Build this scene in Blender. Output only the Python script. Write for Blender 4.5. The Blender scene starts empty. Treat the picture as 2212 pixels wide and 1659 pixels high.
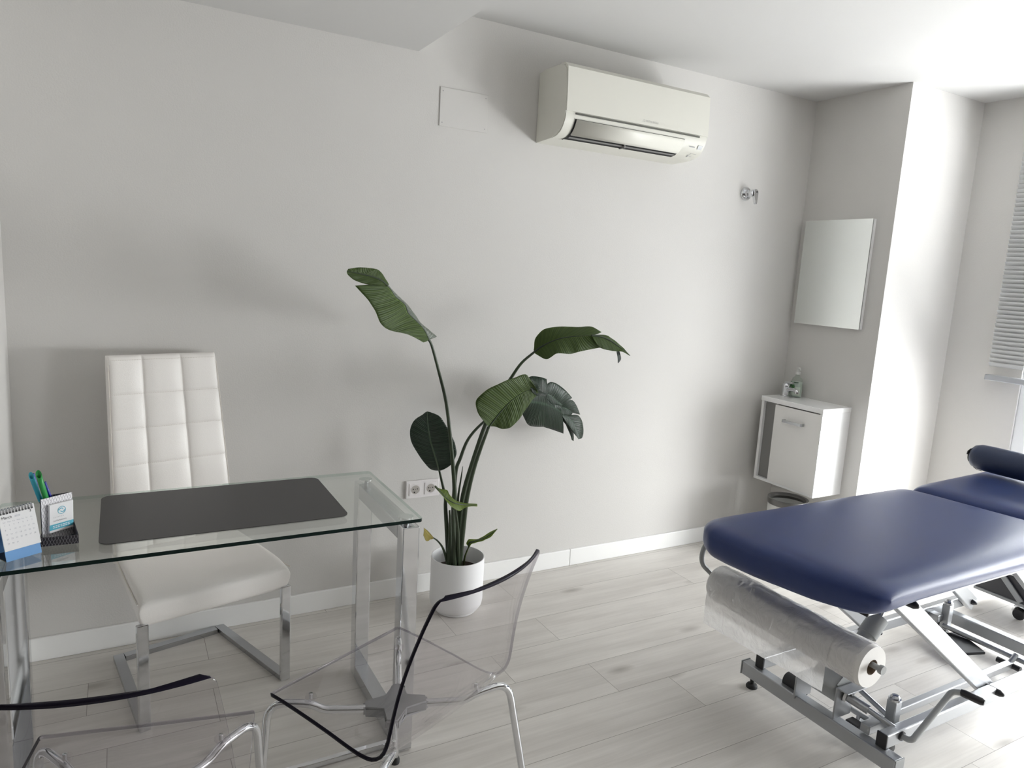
import bpy, bmesh, math, random
from mathutils import Vector, Matrix
random.seed(7)
S = bpy.context.scene
C = S.collection
PI = math.pi

# ------------------------------------------------------------------ camera, world, light, exposure
cam_d = bpy.data.cameras.new('camera')
cam_d.sensor_fit = 'HORIZONTAL'; cam_d.sensor_width = 36.0; cam_d.lens = 36.0*1528.95/2212.0
cam_d.clip_start = 0.05; cam_d.clip_end = 100
cam = bpy.data.objects.new('camera', cam_d); C.objects.link(cam)
yw, pt, rl = 0.51143997, 0.15869635, -0.05770048
fw = Vector((math.sin(yw)*math.cos(pt), math.cos(yw)*math.cos(pt), -math.sin(pt)))
rt = Vector((math.cos(yw), -math.sin(yw), 0)); dn = fw.cross(rt)
rt2 = math.cos(rl)*rt + math.sin(rl)*dn; dn2 = -math.sin(rl)*rt + math.cos(rl)*dn
cam.matrix_world = Matrix(((rt2.x, -dn2.x, -fw.x, 0), (rt2.y, -dn2.y, -fw.y, 0), (rt2.z, -dn2.z, -fw.z, 1.47), (0, 0, 0, 1)))
S.camera = cam
S.view_settings.view_transform = 'Standard'; S.view_settings.look = 'None'
S.view_settings.gamma = 1.0; S.view_settings.use_curve_mapping = False
S.view_settings.exposure = 0.0
S.cycles.max_bounces = 14; S.cycles.diffuse_bounces = 6; S.cycles.glossy_bounces = 6
S.cycles.transmission_bounces = 8; S.cycles.transparent_max_bounces = 28
S.cycles.sample_clamp_indirect = 6.0
S.cycles.use_denoising = True

w = bpy.data.worlds.new('world'); S.world = w; w.use_nodes = True
bg = w.node_tree.nodes['Background']; bg.inputs[0].default_value = (0.93, 0.97, 1.0, 1); bg.inputs[1].default_value = 1.5

def area_light(name, loc, rot, sx, sy, power, col=(1, 1, 1)):
    l = bpy.data.lights.new(name, 'AREA'); l.shape = 'RECTANGLE'; l.size = sx; l.size_y = sy
    l.energy = power; l.color = col
    o = bpy.data.objects.new(name, l); C.objects.link(o); o.location = loc; o.rotation_euler = rot
    return o
# overcast daylight standing outside the balcony door and an unseen low window added as second source
area_light('daylight_balcony_door', (4.48, 0.95, 1.20), (0, math.radians(76), 0), 2.2, 1.9, 455, (0.98, 0.985, 1.0))
area_light('daylight_added_window', (4.48, -0.95, 1.20), (0, math.radians(76), 0), 2.2, 1.3, 262, (0.985, 0.985, 1.0))

# ------------------------------------------------------------------ materials
MATS = {}
def mat(name, col, rough=0.5, metal=0.0, spec=0.5, bump=0, bscale=50, sheen=0, coat=0, coat_r=0.1, trans=0, emis=None, var=0, vscale=4):
    m = bpy.data.materials.new(name); m.use_nodes = True
    nt = m.node_tree; b = nt.nodes['Principled BSDF']
    b.inputs['Base Color'].default_value = (*col, 1); b.inputs['Roughness'].default_value = rough
    b.inputs['Metallic'].default_value = metal; b.inputs['Specular IOR Level'].default_value = spec
    b.inputs['Coat Weight'].default_value = coat; b.inputs['Coat Roughness'].default_value = coat_r
    b.inputs['Sheen Weight'].default_value = sheen
    tc = nt.nodes.new('ShaderNodeTexCoord')
    if bump:
        n = nt.nodes.new('ShaderNodeTexNoise'); n.inputs['Scale'].default_value = bscale; n.inputs['Detail'].default_value = 4
        bp = nt.nodes.new('ShaderNodeBump'); bp.inputs['Strength'].default_value = bump; bp.inputs['Distance'].default_value = 0.01
        nt.links.new(tc.outputs['Object'], n.inputs['Vector']); nt.links.new(n.outputs['Fac'], bp.inputs['Height'])
        nt.links.new(bp.outputs['Normal'], b.inputs['Normal'])
    if var:
        n2 = nt.nodes.new('ShaderNodeTexNoise'); n2.inputs['Scale'].default_value = vscale; n2.inputs['Detail'].default_value = 5
        r = nt.nodes.new('ShaderNodeValToRGB'); e = r.color_ramp.elements
        e[0].position = 0.3; e[1].position = 0.7
        e[0].color = (*[c*(1-var) for c in col], 1); e[1].color = (*[min(1, c*(1+var)) for c in col], 1)
        nt.links.new(tc.outputs['Object'], n2.inputs['Vector']); nt.links.new(n2.outputs['Fac'], r.inputs['Fac'])
        nt.links.new(r.outputs['Color'], b.inputs['Base Color'])
    MATS[name] = m
    return m

def clear_mat(name, tint, refl=0.9, base=0.04, rough=0.0, power=4.0, gloss=1.0):
    """a clear sheet: tinted see-through, mirror-like towards grazing angles"""
    m = bpy.data.materials.new(name); m.use_nodes = True; nt = m.node_tree; nt.nodes.clear()
    out = nt.nodes.new('ShaderNodeOutputMaterial'); mx = nt.nodes.new('ShaderNodeMixShader')
    tr = nt.nodes.new('ShaderNodeBsdfTransparent'); gl = nt.nodes.new('ShaderNodeBsdfGlossy')
    tr.inputs['Color'].default_value = (*tint, 1); gl.inputs['Roughness'].default_value = rough
    gl.inputs['Color'].default_value = (gloss, gloss, gloss, 1)
    lw = nt.nodes.new('ShaderNodeLayerWeight'); lw.inputs['Blend'].default_value = 0.5
    pw = nt.nodes.new('ShaderNodeMath'); pw.operation = 'POWER'; pw.inputs[1].default_value = power
    mu = nt.nodes.new('ShaderNodeMath'); mu.operation = 'MULTIPLY_ADD'; mu.inputs[1].default_value = refl; mu.inputs[2].default_value = base
    mu.use_clamp = True
    nt.links.new(lw.outputs['Facing'], pw.inputs[0]); nt.links.new(pw.outputs[0], mu.inputs[0])
    nt.links.new(mu.outputs[0], mx.inputs['Fac']); nt.links.new(tr.outputs[0], mx.inputs[1]); nt.links.new(gl.outputs[0], mx.inputs[2])
    nt.links.new(mx.outputs[0], out.inputs['Surface'])
    MATS[name] = m
    return m

wall_m = mat('painted_plaster', (0.64, 0.626, 0.606), 0.85, spec=0.2, bump=0.08, bscale=180, var=0.012, vscale=1.3)
far_m = mat('darkened_plaster', (0.2, 0.18, 0.16), 0.9, spec=0.2)  # walls out of view, darkened to cut their bounce light
ceil_m = mat('ceiling_paint', (0.59, 0.585, 0.575), 0.9, spec=0.15, bump=0.03, bscale=150)
base_m = mat('baseboard_white', (0.89, 0.89, 0.88), 0.35, spec=0.5)
chrome = mat('chrome', (0.72, 0.73, 0.75), 0.07, 1.0)
chrome_b = mat('chrome_brushed', (0.50, 0.51, 0.53), 0.22, 1.0, bump=0.02, bscale=30)
leather = mat('white_leatherette', (0.87, 0.84, 0.81), 0.38, spec=0.5, bump=0.12, bscale=420, coat=0.1, coat_r=0.35)
thread = mat('white_thread', (0.70, 0.66, 0.61), 0.8)
mat_m = mat('desk_mat_vinyl', (0.062, 0.060, 0.060), 0.45, spec=0.35, bump=0.05, bscale=500)
blue_m = mat('blue_vinyl', (0.024, 0.042, 0.140), 0.34, spec=0.38, bump=0.10, bscale=700, sheen=0.0, var=0.05, vscale=6)
blue_d = mat('blue_vinyl_bolster', (0.020, 0.032, 0.075), 0.40, spec=0.45, bump=0.10, bscale=700)
steel = mat('silver_lacquer', (0.40, 0.41, 0.425), 0.34, 0.75, bump=0.05, bscale=900, var=0.04, vscale=3)
greyp = mat('grey_plastic', (0.30, 0.31, 0.31), 0.4, spec=0.5)
black = mat('black_plastic', (0.012, 0.012, 0.014), 0.42)
rubber = mat('black_rubber', (0.02, 0.02, 0.02), 0.7)
white_pot = mat('white_pot_plastic', (0.82, 0.82, 0.83), 0.42, spec=0.4)
soil = mat('potting_soil', (0.028, 0.018, 0.012), 0.95, bump=1.0, bscale=60, var=0.3, vscale=60)
acm = mat('aged_white_plastic', (0.68, 0.67, 0.61), 0.42, spec=0.4)
ac_dark = mat('dark_slot', (0.02, 0.02, 0.02), 0.6)
gray_print = mat('grey_print', (0.33, 0.33, 0.34), 0.6)
dark_print = mat('dark_print', (0.05, 0.05, 0.05), 0.6)
pale_print = mat('pale_print', (0.45, 0.47, 0.52), 0.7)
sock_m = mat('socket_white', (0.80, 0.77, 0.77), 0.3)
sock_in = mat('socket_well', (0.42, 0.39, 0.36), 0.5)
cab_m = mat('white_lacquer', (0.84, 0.84, 0.84), 0.16, spec=0.5, coat=0.3, coat_r=0.05)
door_m = mat('white_cabinet_door', (0.80, 0.79, 0.77), 0.35)
niche_m = mat('cabinet_side_gap', (0.21, 0.205, 0.20), 0.5)
ceram = mat('white_ceramic', (0.88, 0.88, 0.88), 0.08, spec=0.6)
paper_m = mat('white_paper', (0.82, 0.82, 0.83), 0.75)
card_m = mat('card_blue', (0.16, 0.36, 0.68), 0.6)
teal_m = mat('teal_print', (0.08, 0.42, 0.56), 0.5)
lteal = mat('light_teal_print', (0.35, 0.66, 0.80), 0.5)
wood_core = mat('cardboard_core', (0.22, 0.16, 0.11), 0.8)
bin_m = mat('bin_steel', (0.16, 0.155, 0.15), 0.3, 0.6)
alu = mat('white_aluminium', (0.80, 0.81, 0.82), 0.3)
gasket = mat('window_gasket', (0.10, 0.11, 0.11), 0.5)
pen_c = mat('pen_cyan', (0.05, 0.42, 0.55), 0.3); pen_g = mat('pen_green', (0.03, 0.30, 0.07), 0.3)
pen_b = mat('pen_blue', (0.02, 0.03, 0.30), 0.25); pen_k = mat('pen_dark', (0.01, 0.03, 0.02), 0.4)
smoke = mat('chair_hub_plastic', (0.27, 0.27, 0.28), 0.45)

glass_top = clear_mat('desk_glass', (0.955, 0.975, 0.960), refl=0.85, base=0.045, power=3.2)
glass_edge = mat('desk_glass_edge', (0.004, 0.014, 0.012), 0.3, spec=0.2)
glass_edge_l = mat('desk_glass_edge_back', (0.10, 0.16, 0.14), 0.1, spec=0.6)
glass_side = clear_mat('desk_glass_side', (0.62, 0.74, 0.69), refl=0.5, base=0.08, power=3)
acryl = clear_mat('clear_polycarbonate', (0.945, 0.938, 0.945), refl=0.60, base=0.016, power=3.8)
acryl_rim_lit = clear_mat('clear_polycarbonate_rim_lit', (0.50, 0.48, 0.54), refl=0.6, base=0.05, power=3)  # lighter copy of the rim, daylight put into its colour
acryl_rim_shaded = mat('clear_polycarbonate_rim_shaded', (0.010, 0.008, 0.018), 0.35, spec=0.12)
win_glass = clear_mat('window_glass', (0.98, 0.99, 0.985), refl=0.8, base=0.03, power=4)
bottle_m = clear_mat('clear_bottle', (0.86, 0.90, 0.87), refl=0.6, base=0.05, power=2.5)

def mirror_mat():
    m = mat('mirror', (0.90, 0.93, 0.91), 0.0, 1.0)
    return m
mirror_m = mirror_mat()

def film_mat():
    """thin crinkled translucent film over white paper"""
    m = bpy.data.materials.new('plastic_film'); m.use_nodes = True; nt = m.node_tree; nt.nodes.clear()
    out = nt.nodes.new('ShaderNodeOutputMaterial'); mx = nt.nodes.new('ShaderNodeMixShader'); mx2 = nt.nodes.new('ShaderNodeMixShader')
    tr = nt.nodes.new('ShaderNodeBsdfTransparent'); tr.inputs['Color'].default_value = (0.94, 0.94, 0.95, 1)
    df = nt.nodes.new('ShaderNodeBsdfDiffuse'); df.inputs['Color'].default_value = (0.86, 0.85, 0.85, 1)
    tl = nt.nodes.new('ShaderNodeBsdfTranslucent'); tl.inputs['Color'].default_value = (0.8, 0.79, 0.78, 1)
    gl = nt.nodes.new('ShaderNodeBsdfGlossy'); gl.inputs['Roughness'].default_value = 0.16; gl.inputs['Color'].default_value = (.9, .9, .9, 1)
    tc = nt.nodes.new('ShaderNodeTexCoord')
    n = nt.nodes.new('ShaderNodeTexNoise'); n.inputs['Scale'].default_value = 22; n.inputs['Detail'].default_value = 5; n.inputs['Distortion'].default_value = 1.5
    bp = nt.nodes.new('ShaderNodeBump'); bp.inputs['Strength'].default_value = 0.7; bp.inputs['Distance'].default_value = 0.012
    nt.links.new(tc.outputs['Object'], n.inputs['Vector']); nt.links.new(n.outputs['Fac'], bp.inputs['Height'])
    nt.links.new(bp.outputs['Normal'], gl.inputs['Normal'])
    mx.inputs['Fac'].default_value = 0.58; m3 = nt.nodes.new('ShaderNodeMixShader'); m3.inputs['Fac'].default_value = 0.35
    nt.links.new(df.outputs[0], m3.inputs[1]); nt.links.new(tl.outputs[0], m3.inputs[2])
    nt.links.new(tr.outputs[0], mx.inputs[1]); nt.links.new(m3.outputs[0], mx.inputs[2])
    lw = nt.nodes.new('ShaderNodeLayerWeight'); lw.inputs['Blend'].default_value = 0.35
    mu = nt.nodes.new('ShaderNodeMath'); mu.operation = 'MULTIPLY_ADD'; mu.inputs[1].default_value = 0.55; mu.inputs[2].default_value = 0.06
    nt.links.new(lw.outputs['Facing'], mu.inputs[0]); nt.links.new(bp.outputs['Normal'], lw.inputs['Normal'])
    nt.links.new(mu.outputs[0], mx2.inputs['Fac']); nt.links.new(mx.outputs[0], mx2.inputs[1]); nt.links.new(gl.outputs[0], mx2.inputs[2])
    nt.links.new(mx2.outputs[0], out.inputs['Surface'])
    return m
film_m = film_mat()

def blind_mat():
    m = bpy.data.materials.new('blind_slat'); m.use_nodes = True; nt = m.node_tree
    b = nt.nodes['Principled BSDF']; b.inputs['Base Color'].default_value = (0.72, 0.73, 0.74, 1); b.inputs['Roughness'].default_value = 0.35
    return m
blind_m = blind_mat()

def leaf_mat(name, c1, c2, rough, transl, vein=1.0):
    m = bpy.data.materials.new(name); m.use_nodes = True; nt = m.node_tree
    b = nt.nodes['Principled BSDF']; out = nt.nodes['Material Output']
    uv = nt.nodes.new('ShaderNodeUVMap'); sep = nt.nodes.new('ShaderNodeSeparateXYZ')
    nt.links.new(uv.outputs[0], sep.inputs[0])
    ab = nt.nodes.new('ShaderNodeMath'); ab.operation = 'ABSOLUTE'; nt.links.new(sep.outputs[0], ab.inputs[0])
    ma = nt.nodes.new('ShaderNodeMath'); ma.operation = 'MULTIPLY_ADD'; ma.inputs[1].default_value = -0.12
    nt.links.new(ab.outputs[0], ma.inputs[0]); nt.links.new(sep.outputs[1], ma.inputs[2])
    si = nt.nodes.new('ShaderNodeMath'); si.operation = 'MULTIPLY'; si.inputs[1].default_value = 190
    nt.links.new(ma.outputs[0], si.inputs[0])
    sn = nt.nodes.new('ShaderNodeMath'); sn.operation = 'SINE'; nt.links.new(si.outputs[0], sn.inputs[0])
    si2 = nt.nodes.new('ShaderNodeMath'); si2.operation = 'MULTIPLY'; si2.inputs[1].default_value = 67
    nt.links.new(ma.outputs[0], si2.inputs[0])
    sn2 = nt.nodes.new('ShaderNodeMath'); sn2.operation = 'SINE'; nt.links.new(si2.outputs[0], sn2.inputs[0])
    ad = nt.nodes.new('ShaderNodeMath'); ad.operation = 'ADD'; nt.links.new(sn.outputs[0], ad.inputs[0]); nt.links.new(sn2.outputs[0], ad.inputs[1])
    mr = nt.nodes.new('ShaderNodeMapRange'); mr.inputs['From Min'].default_value = -2; mr.inputs['From Max'].default_value = 2
    nt.links.new(ad.outputs[0], mr.inputs['Value'])
    r = nt.nodes.new('ShaderNodeValToRGB'); r.color_ramp.elements[0].color = (*c1, 1); r.color_ramp.elements[1].color = (*c2, 1)
    nt.links.new(mr.outputs[0], r.inputs['Fac'])
    mid = nt.nodes.new('ShaderNodeMapRange'); mid.inputs['From Min'].default_value = 0.02; mid.inputs['From Max'].default_value = 0.07
    nt.links.new(ab.outputs[0], mid.inputs['Value'])
    mc = nt.nodes.new('ShaderNodeMix'); mc.data_type = 'RGBA'
    mc.inputs['A'].default_value = (*[min(1, x*2.0+0.01) for x in c2], 1)
    nt.links.new(mid.outputs[0], mc.inputs['Factor']); nt.links.new(r.outputs['Color'], mc.inputs['B'])
    nt.links.new(mc.outputs['Result'], b.inputs['Base Color'])
    b.inputs['Roughness'].default_value = rough; b.inputs['Specular IOR Level'].default_value = 0.5
    bp = nt.nodes.new('ShaderNodeBump'); bp.inputs['Strength'].default_value = 0.45*vein; bp.inputs['Distance'].default_value = 0.004
    nt.links.new(mr.outputs[0], bp.inputs['Height']); nt.links.new(bp.outputs['Normal'], b.inputs['Normal'])
    tl = nt.nodes.new('ShaderNodeBsdfTranslucent'); tl.inputs['Color'].default_value = (c2[0]*2.4, c2[1]*2.4, c2[2]*0.7, 1)
    mx = nt.nodes.new('ShaderNodeMixShader'); mx.inputs['Fac'].default_value = transl
    nt.links.new(b.outputs[0], mx.inputs[1]); nt.links.new(tl.outputs[0], mx.inputs[2]); nt.links.new(mx.outputs[0], out.inputs['Surface'])
    return m
LM = {'u': leaf_mat('leaf_underside', (0.033, 0.062, 0.008), (0.058, 0.098, 0.013), 0.6, 0.20),
      't': leaf_mat('leaf_upper_side', (0.008, 0.021, 0.011), (0.016, 0.036, 0.019), 0.30, 0.04, 1.5),
      'b': leaf_mat('leaf_painted_sheen', (0.12, 0.14, 0.11), (0.16, 0.18, 0.15), 0.35, 0.1),  # window sheen on the curled edge, painted as a paler green
      'y': leaf_mat('young_leaf', (0.10, 0.15, 0.025), (0.16, 0.22, 0.04), 0.45, 0.3),
      'w': leaf_mat('withered_leaf', (0.22, 0.17, 0.03), (0.30, 0.25, 0.06), 0.6, 0.2),
      's': mat('plant_stem', (0.026, 0.042, 0.018), 0.42, var=0.25, vscale=9)}

def floor_mat():
    m = bpy.data.materials.new('grey_oak_laminate'); m.use_nodes = True; nt = m.node_tree
    b = nt.nodes['Principled BSDF']; L = nt.links.new
    tc = nt.nodes.new('ShaderNodeTexCoord'); sep = nt.nodes.new('ShaderNodeSeparateXYZ'); L(tc.outputs['Object'], sep.inputs[0])
    def M(op, a=None, bv=None, c=None):
        n = nt.nodes.new('ShaderNodeMath'); n.operation = op
        for i, v in enumerate((a, bv, c)):
            if v is None: continue
            if isinstance(v, (int, float)): n.inputs[i].default_value = v
            else: L(v, n.inputs[i])
        return n.outputs[0]
    PW = 0.195
    v = M('DIVIDE', M('SUBTRACT', sep.outputs[1], 1.238-0.195*20), PW)
    row = M('FLOOR', v); fv = M('FRACT', v)
    wn = nt.nodes.new('ShaderNodeTexWhiteNoise'); wn.noise_dimensions = '1D'; L(row, wn.inputs['W'])
    PLK = 1.285
    u = M('ADD', M('DIVIDE', sep.outputs[0], PLK), M('MULTIPLY', wn.outputs['Value'], 7.31))
    pl = M('FLOOR', u); fu = M('FRACT', u)
    cid = nt.nodes.new('ShaderNodeCombineXYZ'); L(row, cid.inputs[0]); L(pl, cid.inputs[1])
    wn2 = nt.nodes.new('ShaderNodeTexWhiteNoise'); wn2.noise_dimensions = '3D'; L(cid.outputs[0], wn2.inputs['Vector'])
    # grain coordinates, shifted per plank
    gx = M('MULTIPLY_ADD', wn2.outputs['Value'], 17.0, M('MULTIPLY', sep.outputs[0], 1.0))
    cg = nt.nodes.new('ShaderNodeCombineXYZ'); L(M('MULTIPLY', gx, 1.5), cg.inputs[0]); L(M('MULTIPLY', sep.outputs[1], 22.0), cg.inputs[1]); L(M('MULTIPLY', wn2.outputs['Value'], 9.0), cg.inputs[2])
    g1 = nt.nodes.new('ShaderNodeTexNoise'); g1.inputs['Scale'].default_value = 1.0; g1.inputs['Detail'].default_value = 7; g1.inputs['Distortion'].default_value = 0.6; L(cg.outputs[0], g1.inputs['Vector'])
    cg2 = nt.nodes.new('ShaderNodeCombineXYZ'); L(M('MULTIPLY', gx, 4.0), cg2.inputs[0]); L(M('MULTIPLY', sep.outputs[1], 120.0), cg2.inputs[1])
    g2 = nt.nodes.new('ShaderNodeTexNoise'); g2.inputs['Scale'].default_value = 1.0; g2.inputs['Detail'].default_value = 3; L(cg2.outputs[0], g2.inputs['Vector'])
    # broad clouds and knots
    cg3 = nt.nodes.new('ShaderNodeCombineXYZ'); L(M('MULTIPLY', gx, 2.6), cg3.inputs[0]); L(M('MULTIPLY', sep.outputs[1], 7.0), cg3.inputs[1]); L(M('MULTIPLY', wn2.outputs['Value'], 31.0), cg3.inputs[2])
    g3 = nt.nodes.new('ShaderNodeTexNoise'); g3.inputs['Scale'].default_value = 1.0; g3.inputs['Detail'].default_value = 4; L(cg3.outputs[0], g3.inputs['Vector'])
    kn = nt.nodes.new('ShaderNodeTexVoronoi'); kn.inputs['Scale'].default_value = 1.0
    cg4 = nt.nodes.new('ShaderNodeCombineXYZ'); L(M('MULTIPLY', gx, 2.2), cg4.inputs[0]); L(M('MULTIPLY', sep.outputs[1], 6.0), cg4.inputs[1]); L(M('MULTIPLY', wn2.outputs['Value'], 5.0), cg4.inputs[2])
    L(cg4.outputs[0], kn.inputs['Vector'])
    knot = nt.nodes.new('ShaderNodeMapRange'); knot.inputs['From Min'].default_value = 0.03; knot.inputs['From Max'].default_value = 0.16; L(kn.outputs['Distance'], knot.inputs['Value'])
    mix = M('ADD', M('MULTIPLY', g1.outputs['Fac'], 0.50), M('ADD', M('MULTIPLY', g2.outputs['Fac'], 0.25), M('MULTIPLY', g3.outputs['Fac'], 0.45)))
    mix = M('ADD', mix, M('MULTIPLY', M('SUBTRACT', wn2.outputs['Value'], 0.5), 0.05))
    r = nt.nodes.new('ShaderNodeValToRGB'); e = r.color_ramp.elements
    e[0].position = 0.38; e[0].color = (0.51, 0.482, 0.45, 1); e[1].position = 0.78; e[1].color = (0.71, 0.683, 0.645, 1)
    L(mix, r.inputs['Fac'])
    mk = nt.nodes.new('ShaderNodeMix'); mk.data_type = 'RGBA'; mk.inputs['A'].default_value = (0.20, 0.175, 0.15, 1)
    L(M('MULTIPLY_ADD', knot.outputs[0], 0.55, 0.45), mk.inputs['Factor']); L(r.outputs['Color'], mk.inputs['B'])
    # seams
    dv = M('MINIMUM', fv, M('SUBTRACT', 1.0, fv)); du = M('MINIMUM', fu, M('SUBTRACT', 1.0, fu))
    sv = M('LESS_THAN', dv, 0.0045); su = M('LESS_THAN', du, 0.0007)
    seam = M('MAXIMUM', sv, su)
    ms = nt.nodes.new('ShaderNodeMix'); ms.data_type = 'RGBA'; ms.inputs['B'].default_value = (0.13, 0.115, 0.10, 1)
    L(M('MULTIPLY', seam, 0.75), ms.inputs['Factor']); L(mk.outputs['Result'], ms.inputs['A'])
    L(ms.outputs['Result'], b.inputs['Base Color'])
    b.inputs['Roughness'].default_value = 0.36; b.inputs['Specular IOR Level'].default_value = 0.5
    bp = nt.nodes.new('ShaderNodeBump'); bp.inputs['Strength'].default_value = 0.12; bp.inputs['Distance'].default_value = 0.004
    L(M('SUBTRACT', mix, seam), bp.inputs['Height']); L(bp.outputs['Normal'], b.inputs['Normal'])
    return m
floor_m = floor_mat()

def hex_mat(name, bgc, line, scale):
    """wire-netting pattern printed on card"""
    m = bpy.data.materials.new(name); m.use_nodes = True; nt = m.node_tree; b = nt.nodes['Principled BSDF']; L = nt.links.new
    tc = nt.nodes.new('ShaderNodeUVMap'); sep = nt.nodes.new('ShaderNodeSeparateXYZ'); L(tc.outputs[0], sep.inputs[0])
    def M(op, a, bv=None):
        n = nt.nodes.new('ShaderNodeMath'); n.operation = op
        for i, v in enumerate((a, bv)):
            if v is None: continue
            if isinstance(v, (int, float)): n.inputs[i].default_value = v
            else: L(v, n.inputs[i])
        return n.outputs[0]
    # two families of opposed waves give closed oval cells
    x = M('MULTIPLY', sep.outputs[0], scale); y = M('MULTIPLY', sep.outputs[1], scale*0.8)
    row = M('FLOOR', y); fy = M('FRACT', y)
    par = M('MODULO', M('ABSOLUTE', row), 2.0)
    xs = M('ADD', x, M('MULTIPLY', par, 0.5)); fx = M('ABSOLUTE', M('SUBTRACT', M('FRACT', xs), 0.5))
    curve = M('MULTIPLY', M('POWER', M('MULTIPLY', fy, 1.0), 1.6), 0.5)
    d = M('ABSOLUTE', M('SUBTRACT', fx, curve))
    ln = M('LESS_THAN', d, 0.055)
    mx = nt.nodes.new('ShaderNodeMix'); mx.data_type = 'RGBA'; mx.inputs['A'].default_value = (*bgc, 1); mx.inputs['B'].default_value = (*line, 1)
    L(ln, mx.inputs['Factor']); L(mx.outputs['Result'], b.inputs['Base Color']); b.inputs['Roughness'].default_value = 0.6
    return m
hex_w = hex_mat('netting_print_white', (0.80, 0.79, 0.82), (0.22, 0.21, 0.24), 12)
hex_k = hex_mat('netting_print_dark', (0.022, 0.019, 0.026), (0.26, 0.25, 0.27), 12)

# ------------------------------------------------------------------ mesh helpers
def obj(name, bm, m, parent=None, loc=None, smooth=False, recalc=True):
    me = bpy.data.meshes.new(name)
    if recalc: bmesh.ops.recalc_face_normals(bm, faces=bm.faces[:])
    bm.to_mesh(me); bm.free()
    ms = m if isinstance(m, (list, tuple)) else [m]
    for x in ms: me.materials.append(x)
    if smooth:
        for p in me.polygons: p.use_smooth = True
    o = bpy.data.objects.new(name, me); C.objects.link(o)
    if parent: o.parent = parent
    if loc: o.location = loc
    return o
def smooth_angle(o, deg=35):
    for p in o.data.polygons: p.use_smooth = True
    me = o.data
    bm = bmesh.new(); bm.from_mesh(me)
    for e in bm.edges:
        if len(e.link_faces) == 2 and e.calc_face_angle(0) > math.radians(deg): e.smooth = False
    bm.to_mesh(me); bm.free()
    return o
def thing(name, label, cat, loc=(0, 0, 0), rz=0, group=None):
    o = bpy.data.objects.new(name, None); C.objects.link(o); o.empty_display_size = 0.1
    o.location = loc; o.rotation_euler = (0, 0, rz); o['label'] = label; o['category'] = cat
    if group: o['group'] = group
    return o
def tag(o, label, cat, group=None):
    o['label'] = label; o['category'] = cat
    if group: o['group'] = group
    return o
def struct(name, bm, m, parent=None, **k):
    o = obj(name, bm, m, parent, **k)
    if not parent: o['kind'] = 'structure'
    return o
def box(bm, x0, x1, y0, y1, z0, z1, bev=0, seg=2, mi=0, M=None):
    vs = [bm.verts.new(Vector(p)) for p in ((x0,y0,z0),(x1,y0,z0),(x1,y1,z0),(x0,y1,z0),(x0,y0,z1),(x1,y0,z1),(x1,y1,z1),(x0,y1,z1))]
    if M is not None:
        for v in vs: v.co = M @ v.co
    fs = [bm.faces.new([vs[i] for i in f]) for f in ((0,3,2,1),(4,5,6,7),(0,1,5,4),(1,2,6,5),(2,3,7,6),(3,0,4,7))]
    for f in fs: f.material_index = mi
    if bev:
        es = list({e for f in fs for e in f.edges})
        r = bmesh.ops.bevel(bm, geom=es, offset=bev, segments=seg, affect='EDGES', profile=0.5)
        for f in r['faces']: f.material_index = mi
    return fs
def B(*a, **k):
    bm = bmesh.new(); box(bm, *a, **k); return bm
def frame_of(d):
    d = d.normalized(); up = Vector((0, 0, 1)) if abs(d.z) < 0.95 else Vector((0, 1, 0))
    a = d.cross(up).normalized(); b = d.cross(a).normalized()
    return a, b
def tube(bm, pts, r, n=12, caps=True, mi=0, prof=None, radii=None):
    """swept round (or profiled) tube along points with parallel-transported frames"""
    pts = [Vector(p) for p in pts]; N = len(pts)
    t0 = (pts[1]-pts[0]).normalized(); a, b = frame_of(t0); rings = []
    prev = t0
    for i, p in enumerate(pts):
        t = (pts[min(i+1, N-1)]-pts[max(i-1, 0)]).normalized()
        q = prev.rotation_difference(t); a = q @ a; b = q @ b; prev = t
        sc = 1.0
        if 0 < i < N-1:
            c = (pts[i]-pts[i-1]).normalized().dot((pts[i+1]-pts[i]).normalized()); sc = 1/max(0.5, math.sqrt((1+c)/2))
        rr = radii[i] if radii else r
        if prof: ring = [bm.verts.new(p + a*(u*sc) + b*(v*sc)) for u, v in prof]
        else: ring = [bm.verts.new(p + a*(rr*math.cos(2*PI*k/n)) + b*(rr*math.sin(2*PI*k/n))) for k in range(n)]
        rings.append(ring)
    for i in range(N-1):
        k = len(rings[i])
        for j in range(k):
            f = bm.faces.new((rings[i][j], rings[i][(j+1) % k], rings[i+1][(j+1) % k], rings[i+1][j])); f.material_index = mi
    if caps:
        for rg in (rings[0], rings[-1]):
            f = bm.faces.new(rg); f.material_index = mi
    return rings
def arc_path(pts, rad, seg=6):
    """round the corners of a polyline"""
    pts = [Vector(p) for p in pts]; out = [pts[0]]
    for i in range(1, len(pts)-1):
        a = (pts[i-1]-pts[i]); b = (pts[i+1]-pts[i]); la, lb = a.length, b.length
        r = min(rad, la*0.49, lb*0.49); p0 = pts[i]+a.normalized()*r; p1 = pts[i]+b.normalized()*r
        for k in range(seg+1):
            t = k/seg; out.append((1-t)**2*p0 + 2*t*(1-t)*pts[i] + t*t*p1)
    out.append(pts[-1]); return out
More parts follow.
